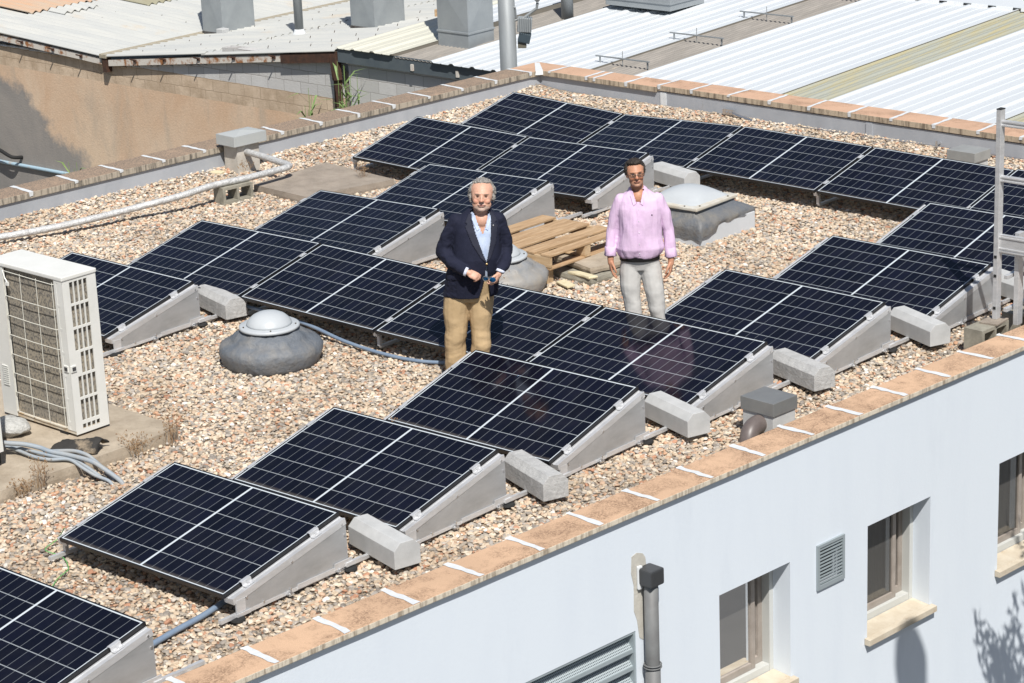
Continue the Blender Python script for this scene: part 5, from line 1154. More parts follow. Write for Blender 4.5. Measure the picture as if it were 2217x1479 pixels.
# street pole with floodlight and lamp behind the left parapet
PX, PY = -6.45, 7.02
po = thing("lamp_post", (PX, PY, -6.5), "tall grey lamp post with floodlight and white lamp bowl behind the parapet corner", "lamp post")
MB().tube([(PX, PY, -6.5), (PX, PY, -2), (PX, PY, 3.0)], [.135, .124, .112], 32).build("pole", M['pole'], po, smooth=True)
MB().lathe([(.02, -.17), (.035, -.15), (.10, -.09), (.165, .02), (.19, .12), (.19, .16), (.12, .2), (.02, .22)], (PX + .34, PY + .27, .98), 32).build("lamp_bowl", pmat("white_lamp_bowl", (0.72, 0.74, 0.75), None, rough=.25), po, smooth=True)
MB().tube([(PX + .34, PY + .27, .80), (PX + .33, PY + .26, .72), (PX + .2, PY + .14, .60), (PX + .08, PY + .05, .56)], .02, 8).build("lamp_arm", M['pole'], po)
fl = MB().box((PX + .19, PY + .155, .50), (.20, .16, .20), rz(R(40)) @ ry(R(6))).build("floodlight", M['duct'], po, bevel=.01)
k = MB()
for i in range(7): k.box((PX + .165 + .0, PY + .125, .50), (.006, .20, .23), rz(R(40)))
k = MB()
for i in range(7):
    q0 = Vector((PX + .19, PY + .155, .52)) + rz(R(40)) @ Vector((-.09 + .03 * i, -.09, 0)); k.box(q0, (.006, .05, .22), rz(R(40)))
k.build("cooling_fins", M['duct'], fl)
MB().box((PX + .19, PY + .14, .32), (.17, .15, .14), rz(R(40)) @ ry(R(14))).build("driver_box", pmat("dark_slate_plastic", (0.05, 0.07, 0.085), None, rough=.4), po, bevel=.015)
MB().box((PX + .16, PY + .12, .22), (.12, .10, .09), rz(R(40))).build("lens_box", pmat("grey_lens", (0.15, 0.14, 0.11), None, rough=.3), po, bevel=.01)
MB().tube([(PX + .02, PY - .02, .8), (PX + .13, PY + .04, .75), (PX + .12, PY + .06, .60)], .012, 8).build("bracket_arm", M['pole'], po)

# reeds between the wall and our building
def reed(x, y, z, h, n_, lab):
    rg = random.Random(int(abs(x * 331 + y * 17))); mb = MB()
    for k in range(n_):
        a = rg.uniform(0, 6.28); bx, by = x + rg.uniform(-.22, .22), y + rg.uniform(-.1, .1); hh = h * rg.uniform(.55, 1.05)
        P_ = [Vector((bx, by, z)), Vector((bx + .03 * math.cos(a), by + .03 * math.sin(a), z + hh))]
        mb.tube(P_, [.008, .004], 5)
        for j in range(7):
            t = .35 + .62 * j / 7; q0 = P_[0].lerp(P_[1], t); a2 = a + j * 2.4 + rg.uniform(-.4, .4); l = rg.uniform(.22, .42); d = Vector((math.cos(a2), math.sin(a2), 0)); s_ = Vector((-d.y, d.x, 0)) * .020
            q1 = q0 + d * l * .45 + Vector((0, 0, l * .45)); q2 = q0 + d * l + Vector((0, 0, l * rg.uniform(.25, .6)))
            mb.add([q0 - s_ * .6, q0 + s_ * .6, q1 + s_, q1 - s_, q2], [(0, 1, 2, 3), (3, 2, 4)])
    return tag(mb.build("reed_clump", M['mesh_green'], None), lb_, "reeds", "green reeds behind the parapet")
lb_ = "green reeds in front of the grey block wall, left of the rusty column"; reed(-12.40, 8.75, -3.4, 2.2, 7, None)
lb_ = "denser green reeds in front of the rusty column"; reed(-11.45, 8.75, -3.4, 2.5, 13, None)
lb_ = "low green reeds near the left edge by the sooty part of the wall"; reed(-18.6, 8.6, -5.2, 1.75, 7, None)
lb_ = "sparse reed shoots beside the low reeds at the end of the pale blue pipe"; reed(-19.3, 8.7, -5.2, 1.25, 4, None)
# pale blue pipe on the wall, cable and rubble below
bp = MB().tube([(-24, 9.12, -3.90), (-21.4, 9.12, -3.86), (-19.2, 9.12, -3.83), (-18.6, 9.12, -3.84)], .035, 10)
tag(bp.build("wall_pipe", M['bluepaint'], None, smooth=True), "pale blue pipe fixed low on the sooty wall at the left edge", "pipe")
tag(MB().tube(smooth_path([(-22.5, 8.95, -3.45), (-21.6, 8.93, -3.50), (-21.2, 8.93, -3.56), (-20.85, 8.95, -3.66), (-20.8, 9.15, -3.70)], 6), .035, 8).build("black_hose", M['rubber'], None, smooth=True), "black hose sagging from the sooty wall above the pale blue pipe", "hose")
tag(MB().bar((-21.6, 8.8, -4.05), (-20.6, 8.6, -4.75), .05, .05).build("wood_batten", M['wood'], None), "pale batten leaning against the wall below the blue pipe", "batten")
rk = MB().ell((-21.6, 8.5, -4.5), (.35, .25, .3), 14, 10).build("white_sack", M['seal'], None, smooth=True); tag(rk, "white sack at the very left edge below the wall", "sack")
for v_i in rk.data.vertices: v_i.co += v_i.normal * noise.noise(v_i.co * 4) * .07

# ground
def plane(name, x0_, x1_, y0_, y1_, z, mat): return tag(MB().add([(x0_, y0_, z), (x1_, y0_, z), (x1_, y1_, z), (x0_, y1_, z)], [(0, 1, 2, 3)]).build(name, mat, None), kind="structure")
plane("ground", -500, 500, -500, 500, -6.52, M['yard'])
plane("street", 7.6, 16.5, -120, 120, -6.512, pmat("sun_bleached_asphalt", (0.12, 0.119, 0.117), (0.095, 0.095, 0.094), .6, .9, 0, .3, 50))
tag(MB().box((7.0, 0, -6.44), (1.2, 240, .14), rz(R(0))).build("pavement", pmat("pavement_tiles", (0.22, 0.215, 0.205), (0.17, 0.165, 0.16), 3, .9), None), kind="structure")

# tree and street lamp across the pavement: they throw the shadows seen on the facade
def tree(x, y, z0_, zt, lab):
    root = thing("olive_tree", (x, y, z0_), lab, "tree"); rg = random.Random(12); tr = MB(); lf = MB()
    tr.tube([(x, y, z0_), (x + .1, y + .05, z0_ + 4.0), (x + .05, y - .1, z0_ + 7.2)], [.17, .13, .06], 10)
    tips = []
    for k in range(44):
        a = rg.uniform(0, 6.28); h0 = rg.uniform(4.2, 6.8); p0 = Vector((x + .05, y, z0_ + h0)); l = rg.uniform(.5, 1.15)
        p2 = p0 + Vector((math.cos(a) * l, math.sin(a) * l, rg.uniform(.5, 1.3))); p1 = p0.lerp(p2, .5) + Vector((0, 0, -.1))
        tr.tube([p0, p1, p2], [.045, .028, .008], 6); tips.append((p1, p2))
    for (p1, p2) in tips:
        for m_ in range(13):
            q = p1.lerp(p2, rg.uniform(.1, 1.05)); d = Vector((rg.gauss(0, .5), rg.gauss(0, .5), rg.uniform(.5, 1.3))).normalized(); l = rg.uniform(.35, .75)
            tr.tube([q, q + d * l], [.006, .003], 4)
            for i in range(32):
                c_ = q + d * l * (i / 32); e = Vector((rg.gauss(0, 1), rg.gauss(0, 1), rg.gauss(.5, .8))).normalized(); s_ = e.cross(Vector((rg.gauss(0, 1), rg.gauss(0, 1), rg.gauss(0, 1)))).normalized() * .020; L_ = rg.uniform(.07, .13)
                lf.add([c_, c_ + e * L_ * .5 + s_, c_ + e * L_, c_ + e * L_ * .5 - s_], [(0, 1, 2, 3)])
    tr.build("trunk", M['bark'], root); lf.build("crown", M['leaf'], root)
tree(9.0, -2.12, -6.5, 3, "olive tree across the pavement whose twigs shade the facade at the bottom right")
sl = thing("street_lamp", (10.65, -6.0, -6.5), "street lamp whose bowl shades the facade below the window at the bottom right", "street lamp")
MB().tube([(10.72, -6.35, -6.5), (10.72, -6.35, 4.9)], [.09, .055], 16).build("pole", M['pole'], sl, smooth=True)
MB().lathe([(.03, -.55), (.07, -.42), (.14, -.2), (.185, .05), (.18, .22), (.12, .34), (.02, .38)], (10.32, -5.55, 4.75), 28).build("lamp_bowl", M['seal'], sl, smooth=True)
MB().tube([(10.72, -6.35, 4.2), (10.6, -6.1, 4.25), (10.32, -5.55, 4.25)], .03, 8).build("lamp_arm", M['pole'], sl)
# ============================================================ PEOPLE
def hand(mb, W_, d, n_, t_, curl, sc=1.0, thumb=(0.6, 0.4), spread=1.0):
    """W_ wrist point, d towards the fingers, n_ palm facing, t_ thumb side; curl = bend per joint (rad) for 4 fingers"""
    d = Vector(d).normalized(); n_ = Vector(n_); n_ = (n_ - d * n_.dot(d)).normalized(); t_ = d.cross(n_) * (1 if d.cross(n_).dot(Vector(t_)) > 0 else -1)
    W_ = Vector(W_)
    Mx = Matrix((t_, d, n_)).transposed()
    mb.ell(W_ + d * .048 * sc, (.040 * sc, .050 * sc, .017 * sc), 16, 10, Mx)
    mb.ell(W_ + d * .070 * sc, (.041 * sc, .026 * sc, .015 * sc), 16, 10, Mx)
    mb.capsule([W_ - d * .03 * sc, W_ + d * .02 * sc], [.027 * sc, .026 * sc], 12)
    for i, (off, L_) in enumerate(zip((.030, .010, -.010, -.029), (.070, .079, .073, .057))):
        a = 0.0; p = W_ + d * (.086 - .004 * abs(i - 1)) * sc + t_ * off * sc; P_ = [p]; sp = off * 1.6 * spread
        seg_ = (L_ * .45, L_ * .30, L_ * .25)
        for j, s_ in enumerate(seg_):
            a += curl[i] * (1.0, 1.25, .8)[j]
            dv = (d * math.cos(a) + n_ * math.sin(a) + t_ * sp * (1 if j == 0 else .5)).normalized(); p = p + dv * s_ * sc; P_.append(p)
        mb.capsule(P_, [.0092 * sc, .0088 * sc, .0082 * sc, .0072 * sc], 10)
    b0 = W_ + d * .022 * sc + t_ * .026 * sc + n_ * .006 * sc
    b1 = b0 + (d * .55 + t_ * thumb[0] + n_ * thumb[1] * .6).normalized() * .042 * sc
    b2 = b1 + (d * .85 + t_ * thumb[0] * .3 + n_ * thumb[1]).normalized() * .032 * sc
    b3 = b2 + (d * .9 + n_ * thumb[1] * 1.2 - t_ * .1).normalized() * .022 * sc
    mb.capsule([b0, b1, b2, b3], [.0145 * sc, .0115 * sc, .0100 * sc, .0085 * sc], 10)
def head_parts(mb, H, sc, wide=1.0, jaw=1.0):
    """H maps head coordinates (chin at the origin, face towards -y) to person coordinates"""
    def E(c, r, rot=None): mb.ell(H @ Vector(c), [r[0] * sc * wide, r[1] * sc, r[2] * sc], 22, 14, H.to_3x3().normalized())
    E((0, .020, .150), (.074, .094, .080)); E((0, -.018, .118), (.066, .070, .088)); E((0, -.020, .052), (.054 * jaw, .060, .046)); E((0, -.062, .020), (.026, .022, .019))
    E((0, -.03, .035), (.048 * jaw, .048, .032))
    for s in (-1, 1):
        E((s * .036, -.056, .082), (.024, .024, .024)); E((s * .074, .016, .105), (.008, .018, .030)); E((s * .0775, .022, .118), (.006, .016, .016))
    C = lambda P_, r_: mb.capsule([H @ Vector(p) for p in P_], [q * sc for q in r_], 12)
    C([(0, -.083, .128), (0, -.096, .104), (0, -.106, .088)], [.008, .0095, .0125]); E((-.012, -.094, .086), (.008, .009, .008)); E((.012, -.094, .086), (.008, .009, .008))
    C([(-.046, -.070, .136), (-.02, -.083, .137), (.02, -.083, .137), (.046, -.070, .136)], [.007, .0085, .0085, .007])
    E((0, -.082, .056), (.026, .010, .0065)); E((0, -.079, .046), (.022, .010, .0075))
def paint(me, Hinv, sc, fn):
    n = len(me.vertices); co = mesh_np(me); A = np.array(Hinv.to_3x3()); t = np.array(Hinv.translation)
    h = (co @ A.T + t)
    col = np.ones((n, 4)); col[:, :3] = fn(h, co)
    at = me.color_attributes.new("paint", 'FLOAT_COLOR', 'POINT'); at.data.foreach_set("color", col.ravel())
def g(h, c, r):   # soft ellipsoid mask
    d = np.sqrt((((h - np.array(c)) / np.array(r)) ** 2).sum(1)); return np.clip((1.15 - d) / .3, 0, 1)[:, None]
def face_paint(skin, lip, beard, beard_amt, brow, eye_dark=.75):
    skin = np.array(skin); lip = np.array(lip); beard = np.array(beard); brow = np.array(brow)
    def fn(h, co):
        c = np.tile(skin, (len(h), 1)); nz = np.array([noise.noise(Vector(p) * 60) for p in co]) * .08 + np.array([noise.noise(Vector(p) * 15) for p in co]) * .10
        c = c * (1 + nz[:, None])
        face = (h[:, 1] < -.03)[:, None]
        rosy = np.maximum(g(h, (-.038, -.07, .082), (.022, .03, .02)), g(h, (.038, -.07, .082), (.022, .03, .02))); rosy = np.maximum(rosy, g(h, (0, -.11, .09), (.014, .02, .014)))
        c = c * (1 - .35 * rosy) + np.array([skin[0] * 1.12, skin[1] * .78, skin[2] * .74]) * .35 * rosy
        b_ = np.maximum(g(h, (0, -.06, .02), (.062, .075, .035)), g(h, (0, -.09, .066), (.030, .03, .011))) * beard_amt
        b_ = b_ * (0.75 + 0.5 * np.array([abs(noise.noise(Vector(p) * 160)) for p in co])[:, None])
        b_ = np.clip(b_, 0, 1) * (h[:, 1] < .03)[:, None]
        c = c * (1 - b_) + beard * b_
        lp = np.maximum(g(h, (0, -.092, .052), (.025, .02, .0075)), 0); c = c * (1 - .8 * lp) + lip * .8 * lp
        ml = np.maximum(g(h, (0, -.092, .0512), (.024, .03, .0026)), np.maximum(g(h, (-.025, -.085, .0535), (.006, .03, .0026)), g(h, (.025, -.085, .0535), (.006, .03, .0026)))); c = c * (1 - .85 * ml) + np.array([.05, .015, .012]) * .85 * ml
        for s in (-1, 1):
            bb = g(h, (s * .032, -.078, .1340), (.020, .025, .0058)); c = c * (1 - .75 * bb) + brow * .75 * bb
            ee = g(h, (s * .031, -.074, .1140), (.0120, .02, .0052)); c = c * (1 - eye_dark * ee) + np.array([.035, .022, .018]) * eye_dark * ee  # dark eye slits, with the shade under the brows painted in
            wh = g(h, (s * .031 - s * .008, -.074, .1145), (.004, .02, .003)); c = c * (1 - .35 * wh) + np.array([.5, .45, .42]) * .35 * wh
            nn = g(h, (s * .008, -.103, .0795), (.004, .012, .003)); c = c * (1 - .8 * nn) + np.array([.06, .02, .015]) * .8 * nn
        return np.clip(c, 0, 1)
    return fn
def socket(me, Hinv, Hm, sc):
    co = mesh_np(me); A = np.array(Hinv.to_3x3()); t = np.array(Hinv.translation); h = co @ A.T + t
    for s in (-1, 1):
        d = np.sqrt((((h - np.array((s * .031, -.078, .117))) / np.array((.017, .03, .010))) ** 2).sum(1)); w_ = np.clip(1 - d, 0, 1) ** .8
        h[:, 1] += w_ * .016
    # crease beside the nose and under the lip
    d = np.sqrt((((h - np.array((0, -.09, .0515))) / np.array((.027, .03, .0035))) ** 2).sum(1)); h[:, 1] += np.clip(1 - d, 0, 1) * .004
    B = np.array(Hm.to_3x3()); u = np.array(Hm.translation); set_np(me, h @ B.T + u)
def wrinkle(me, amp, fx, seed=0, fn=None):
    co = mesh_np(me); n = len(co); no = np.empty(n * 3); me.vertices.foreach_get("normal", no); no = no.reshape(-1, 3)
    d = np.array([noise.noise(Vector((p[0] * fx[0] + seed, p[1] * fx[1], p[2] * fx[2]))) + .5 * noise.noise(Vector((p[0] * fx[0] * 2.3, p[1] * fx[1] * 2.3 + seed, p[2] * fx[2] * 2.3))) for p in co])
    a = amp * (fn(co) if fn else 1.0)
    set_np(me, co + no * (d * a)[:, None])
def cut(me, test):
    bm = bmesh.new(); bm.from_mesh(me); dl = [f for f in bm.faces if test(f.calc_center_median(), f.normal)]
    bmesh.ops.delete(bm, geom=dl, context='FACES'); bm.to_mesh(me); bm.free()
def bvh_of(me): return BVHTree.FromPolygons([v.co.copy() for v in me.vertices], [tuple(p.vertices) for p in me.polygons])
def drape(bv, outline, off, thick, res=.012):
    """a flat cloth piece given by its outline (x,z) laid on the front of a garment"""
    xs = [p[0] for p in outline]; zs = [p[1] for p in outline]
    def inside(x, z):
        r = False; n = len(outline)
        for i in range(n):
            (x1, z1), (x2, z2) = outline[i], outline[(i + 1) % n]
            if (z1 > z) != (z2 > z) and x < (x2 - x1) * (z - z1) / (z2 - z1) + x1: r = not r
        return r
    nx = max(2, int((max(xs) - min(xs)) / res)); nz = max(2, int((max(zs) - min(zs)) / res)); idx = {}; v = []; f = []
    def yy(x, z):
        h = bv.ray_cast(Vector((x, -2, z)), Vector((0, 1, 0)))
        return (h[0].y if h[0] else None)
    def vert(i, j):
        if (i, j) in idx: return idx[(i, j)]
        x = min(xs) + (max(xs) - min(xs)) * i / nx; z = min(zs) + (max(zs) - min(zs)) * j / nz; y = yy(x, z)
        if y is None: idx[(i, j)] = None; return None
        idx[(i, j)] = len(v); v.append(Vector((x, y - off, z))); return idx[(i, j)]
    for i in range(nx):
        for j in range(nz):
            cx_ = min(xs) + (max(xs) - min(xs)) * (i + .5) / nx; cz_ = min(zs) + (max(zs) - min(zs)) * (j + .5) / nz
            if inside(cx_, cz_):
                q = [vert(i, j), vert(i + 1, j), vert(i + 1, j + 1), vert(i, j + 1)]
                if None not in q: f.append(tuple(q))
    # thickness towards the body
    n = len(v); v2 = v + [p + Vector((0, thick, 0)) for p in v]; f2 = list(f) + [tuple(k + n for k in q[::-1]) for q in f]
    from collections import Counter
    ec = Counter(); 
    for q in f:
        for k in range(4): ec[tuple(sorted((q[k], q[(k + 1) % 4])))] += 1
    for (a, b_), c_ in ec.items():
        if c_ == 1: f2.append((a, b_, b_ + n, a + n))
    return MB().add(v2, f2)
def leaf_patch(bv, outline, off, thick):
    # a collar leaf with clean edges: outline points dropped on the garment and filled round a centre
    P = []
    n = len(outline)
    for i in range(n):
        (x1, z1), (x2, z2) = outline[i], outline[(i + 1) % n]
        for k in range(3): P.append((x1 + (x2 - x1) * k / 3, z1 + (z2 - z1) * k / 3))
    cx_ = sum(p[0] for p in P) / len(P); cz_ = sum(p[1] for p in P) / len(P); P.append((cx_, cz_))
    v = []
    for (x, z) in P:
        h = bv.ray_cast(Vector((x, -2, z)), Vector((0, 1, 0)))[0]; v.append(Vector((x, (h.y if h else -.07) - off, z)))
    ys = sorted(p.y for p in v); m_ = len(P) - 1
    w_ = v + [p + Vector((0, thick, 0)) for p in v]; N_ = m_ + 1
    f = [(i, (i + 1) % m_, m_) for i in range(m_)] + [(N_ + (i + 1) % m_, N_ + i, N_ + m_) for i in range(m_)] + [(i, N_ + i, N_ + (i + 1) % m_, (i + 1) % m_) for i in range(m_)]
    return MB().add(w_, f)
def shoe(x, y, yaw, parent, mat):
    mb = MB(); r_ = rz(yaw)
    for (cy_, rx_, ry_, h) in ((.05, .038, .05, .045), (-.03, .043, .07, .05), (-.10, .048, .075, .036), (-.15, .040, .05, .028)): mb.ell(Vector((x, y, h * .75)) + r_ @ Vector((0, cy_, 0)), (rx_, ry_, h), 16, 10, r_)
    me = remesh(mb, .007, 2); co = mesh_np(me); co[:, 2] = np.maximum(co[:, 2], .004); set_np(me, co)
    return link_mesh("shoe", me, mat, parent)

# ---------------------------------------------------------------- man in the navy blazer
m1 = thing("person", (2.50, -3.59, 0), "grey-haired bearded man in navy blazer and khaki trousers, holding sunglasses", "person", "men standing on the roof", rotz=R(43.45)); WL[m1.name] = Vector((0, 0, 0))
sc = 1.13
Hm = Matrix.Translation((.194, -.035, 1.512)) @ Euler((R(-8), R(3), R(-3))).to_matrix().to_4x4() @ Matrix.Scale(sc, 4)
Hi = Hm.inverted()
wL, wR = Vector((.040, -.235, 1.052)), Vector((.322, -.225, 1.040))
body = MB(); head_parts(body, Hm, sc, 1.17, 1.12)
body.capsule([(.175, .03, 1.40), (.185, .012, 1.50), (.188, .0, 1.60)], [.075, .066, .06])
body.ell((.186, -.020, 1.43), (.075, .072, .075)); body.rings([(.86, .05, .01, .13, .10), (1.05, .11, 0, .15, .11), (1.3, .15, 0, .16, .10), (1.43, .165, .01, .15, .08), (1.46, .17, .01, .08, .06)])
for (a, b_, c_) in (((-.05, 0, 1.41), (-.135, .0, 1.17), wL), ((.345, 0, 1.41), (.395, .0, 1.16), wR)): body.capsule([a, b_, c_], [.024, .020, .025])
for (a, b_, c_) in (((.0, 0, .86), (-.055, -.01, .5), (-.085, .0, .09)), ((.15, 0, .86), (.135, -.03, .5), (.115, -.05, .09))): body.capsule([a, b_, c_], [.08, .055, .04])
hand(body, wL + Vector((.012, -.006, -.004)), (.90, -.22, -.42), (-.10, .72, -.62), (.15, -.62, .75), (.62, .72, .80, .85), .98, (0.25, .55), .3)
hand(body, wR + Vector((-.006, -.006, -.012)), (-.42, -.30, -.86), (-.80, .30, .25), (-.2, -.9, .1), (.50, .60, .70, .75), .98, (0.45, .5), .3)
me = remesh(body, .0045, 4); socket(me, Hi, Hm, sc)
paint(me, Hi, sc, face_paint((.58, .335, .24), (.45, .19, .16), (.34, .315, .29), .62, (.20, .15, .12), .92))
link_mesh("body", me, M['skin'], m1)
# hair: full grey sides, receding front
hr = MB()
def HE(c, r, s_=1.0): hr.ell(Hm @ Vector(c), [q * sc * 1.0 for q in r], 22, 14, Hm.to_3x3().normalized())
HE((0, .046, .160), (.088, .086, .084)); HE((-.080, .026, .142), (.020, .042, .050)); HE((.080, .026, .142), (.020, .042, .050)); HE((-.086, .024, .112), (.015, .030, .030)); HE((.085, .024, .115), (.013, .028, .028)); HE((0, .075, .09), (.070, .045, .06)); HE((0, .014, .214), (.060, .055, .026)); HE((-.086, .0, .10), (.009, .016, .034)); HE((.086, .0, .10), (.009, .016, .034))
me = remesh(hr, .005, 2); wrinkle(me, .012, (55, 55, 40), 3); wrinkle(me, .006, (120, 120, 90), 9)
link_mesh("hair", me, M['hair_grey'], m1)
# shirt
sh = MB(); sh.rings([(.93, .10, .0, .17, .150), (1.1, .13, -.008, .165, .172), (1.25, .15, -.004, .16, .157), (1.36, .165, 0, .155, .133), (1.43, .175, .003, .13, .105), (1.475, .178, .010, .092, .086), (1.505, .184, .014, .078, .076)])
me = remesh(sh, .009, 3)
shirt = link_mesh("shirt", me, M['shirtblue'], m1); bs_ = bvh_of(me)
drape(bs_, [(.192, .96), (.212, .96), (.198, 1.33), (.184, 1.33)], .004, .006, .008).build("placket", M['shirtblue'], shirt, local=True)
cut(me, lambda c, n_: c.y < -.02 and c.z > 1.335 and abs(c.x - (.192)) < (c.z - 1.335) * .40)
for Q_ in ([(.118, 1.490), (.110, 1.455), (.146, 1.372), (.166, 1.385), (.146, 1.445), (.136, 1.490)], [(.258, 1.490), (.268, 1.455), (.238, 1.372), (.218, 1.385), (.236, 1.445), (.244, 1.490)]):
    leaf_patch(bs_, Q_, .010, .006).build("collar_leaf", M['shirtblue'], shirt, local=True)
cl = MB()
cl.tube([Vector((.188 + .078 * math.sin(t), .014 + .074 * math.cos(t), 1.488 + .016 * math.cos(t))) for t in [R(-120 + 15 * q) for q in range(17)]], .015, 8, sq=.4)
cl.build("collar", M['shirtblue'], shirt, local=True)
# blazer
jk = MB(); jk.rings([(.785, .070, .015, .232, .165), (.90, .085, .01, .232, .178), (1.02, .110, -.012, .226, .190), (1.13, .132, -.02, .212, .188), (1.25, .145, -.01, .204, .168), (1.36, .152, 0, .200, .145), (1.42, .155, .008, .198, .120), (1.462, .160, .012, .172, .098), (1.50, .170, .018, .118, .082), (1.525, .178, .022, .092, .074)], pw=2.2)
jk.capsule([(-.022, .005, 1.422), (-.095, .020, 1.30), (-.142, .02, 1.165)], [.074, .069, .062]); jk.capsule([(-.142, .02, 1.165), (-.075, -.11, 1.10), wL + Vector((-.012, .012, .003))], [.061, .055, .045])
jk.capsule([(.328, .005, 1.418), (.378, .020, 1.29), (.395, .02, 1.155)], [.070, .064, .057]); jk.capsule([(.395, .02, 1.155), (.368, -.11, 1.09), wR + Vector((.004, .012, .012))], [.056, .051, .044])
me = remesh(jk, .0065, 4)
wrinkle(me, .010, (8, 8, 4), 2, lambda co: np.clip(.25 + np.clip(abs(co[:, 0] - .14) - .17, 0, .1) * 12, .2, 1.6)); wrinkle(me, .006, (16, 16, 24), 6, lambda co: (abs(co[:, 0] - .14) > .19).astype(float))
def open_front(c, n_):
    if c.y > -.02 or n_.y > .2: return False
    x, z = c.x, c.z
    if z > 1.115:
        t = (z - 1.115) / .41; lo = .214 - t * .118 - .012 * math.sin(t * 3.1); hi = .214 + t * .052 + .02 * math.sin(t * 3.1); return lo < x < hi
    if z < 1.085:
        t = (1.085 - z) / .31
        if t > 1.05: return False
        return .208 - .075 * t ** 1.7 - .004 < x < .222 + .012 * t
    return False
bvj = bvh_of(me)
cut(me, open_front)
jacket = link_mesh("blazer", me, M['navy'], m1); jacket.modifiers.new("t", 'SOLIDIFY').thickness = .004
M['navy_lapel'] = pmat("navy_wool_lapel", (0.010, 0.012, 0.026), (0.014, 0.016, 0.033), 14, .8, 0, .15, 30)
drape(bvj, [(.206, 1.118), (.150, 1.30), (.098, 1.452), (.108, 1.50), (.082, 1.50), (.050, 1.435), (.070, 1.425), (.048, 1.405), (.100, 1.27), (.170, 1.15)], .007, .005, .006).build("lapel", M['navy_lapel'], jacket, local=True, smooth=True)
drape(bvj, [(.220, 1.118), (.262, 1.30), (.272, 1.46), (.262, 1.505), (.292, 1.50), (.318, 1.435), (.298, 1.425), (.322, 1.400), (.302, 1.27), (.252, 1.15)], .007, .005, .006).build("lapel", M['navy_lapel'], jacket, local=True, smooth=True)
drape(bvj, [(.00, 1.02), (-.09, 1.005), (-.085, .955), (.005, .97)], .005, .004, .008).build("pocket_flap", M['navy'], jacket, local=True)
drape(bvj, [(.285, 1.335), (.345, 1.345), (.343, 1.325), (.285, 1.315)], .005, .004, .006).build("breast_pocket", M['navy'], jacket, local=True)
hh = bvj.ray_cast(Vector((.214, -2, 1.10)), Vector((0, 1, 0)))[0]
MB().ell((hh.x, hh.y - .006, hh.z), (.010, .006, .010), 12, 8).build("button", M['brass'], jacket, local=True, smooth=True)
hh = bvj.ray_cast(Vector((.284, -2, 1.405)), Vector((0, 1, 0)))[0]
MB().ell((hh.x, hh.y - .014, hh.z), (.006, .004, .008), 10, 6).build("lapel_pin", M['steel'], jacket, local=True)
for (wr_, dd) in ((wL, Vector((.88, -.25, -.35))), (wR, Vector((-.4, -.35, -.8)))):
    dd = dd.normalized(); MB().tube([wr_ - dd * .012, wr_ + dd * .010], [.040, .037], 20).build("shirt_cuff", M['seal'] if False else pmat("white_cuff", (0.62, 0.66, 0.78), None, rough=.8), m1, local=True, smooth=True)
# trousers
trs = MB(); trs.rings([(.74, .065, .01, .165, .12), (.82, .068, .01, .195, .14), (.92, .085, .0, .195, .15), (1.00, .10, 0, .185, .14)])
trs.capsule([(-.035, .01, .80), (-.062, -.005, .62), (-.068, -.015, .48), (-.080, .0, .30), (-.090, .005, .11)], [.124, .108, .096, .092, .088])
trs.capsule([(.155, .01, .80), (.150, -.012, .62), (.140, -.03, .48), (.128, -.04, .30), (.120, -.045, .11)], [.120, .102, .086, .082, .080])
me = remesh(trs, .007, 9)
wrinkle(me, .013, (6, 6, 7), 4, lambda co: np.clip((.85 - co[:, 2]) * 2.2, .15, 1)); wrinkle(me, .004, (10, 10, 18), 14, lambda co: np.clip((.70 - co[:, 2]) * 2.5, .1, 1))
co = mesh_np(me); co[:, 2] = np.maximum(co[:, 2], .035); set_np(me, co)
link_mesh("trousers", me, M['khaki'], m1)
MB().rings([(.955, .098, 0, .197, .150), (.985, .10, 0, .197, .150)], pw=2.1).build("belt", M['belt'], m1, local=True)
shoe(-.09, -.02, R(-8), m1, M['belt']); shoe(.118, -.07, R(10), m1, M['belt'])
# sunglasses in his hands
sg_ = thing("sunglasses", (0, 0, 0), "sunglasses with blue mirror lenses in the hands of the man in the navy blazer", "sunglasses")
W1 = Matrix.Translation((2.50, -3.59, 0)) @ Matrix.Rotation(R(43.45), 4, 'Z')
sgp = W1 @ Vector((.232, -.335, 1.005)); sg_.location = sgp; sg_.rotation_euler = (0, R(8), R(43.45)); WL[sg_.name] = Vector((0, 0, 0))
MB().ell((.024, 0, 0), (.026, .004, .021), 18, 10).build("lens", M['lens'], sg_, local=True, smooth=True); MB().ell((-.034, .012, .004), (.022, .004, .018), 18, 10, rz(R(-30))).build("lens", M['lens'], sg_, local=True, smooth=True)
k = MB()
for (cx_, cy_, aa) in ((.024, 0, 0), (-.034, .012, R(-30))):
    k.tube([Vector((cx_, cy_, 0)) + rz(aa) @ Vector((.027 * math.cos(t), 0, .022 * math.sin(t))) for t in [R(20 * q) for q in range(19)]], .0022, 6)
k.tube([(0, .001, .008), (-.012, .004, .008)], .0022, 6); k.tube([(-.052, .02, .014), (-.01, -.03, .026), (.015, -.045, .044)], .003, 6); k.build("frame", M['pvc_grey'], sg_, local=True)

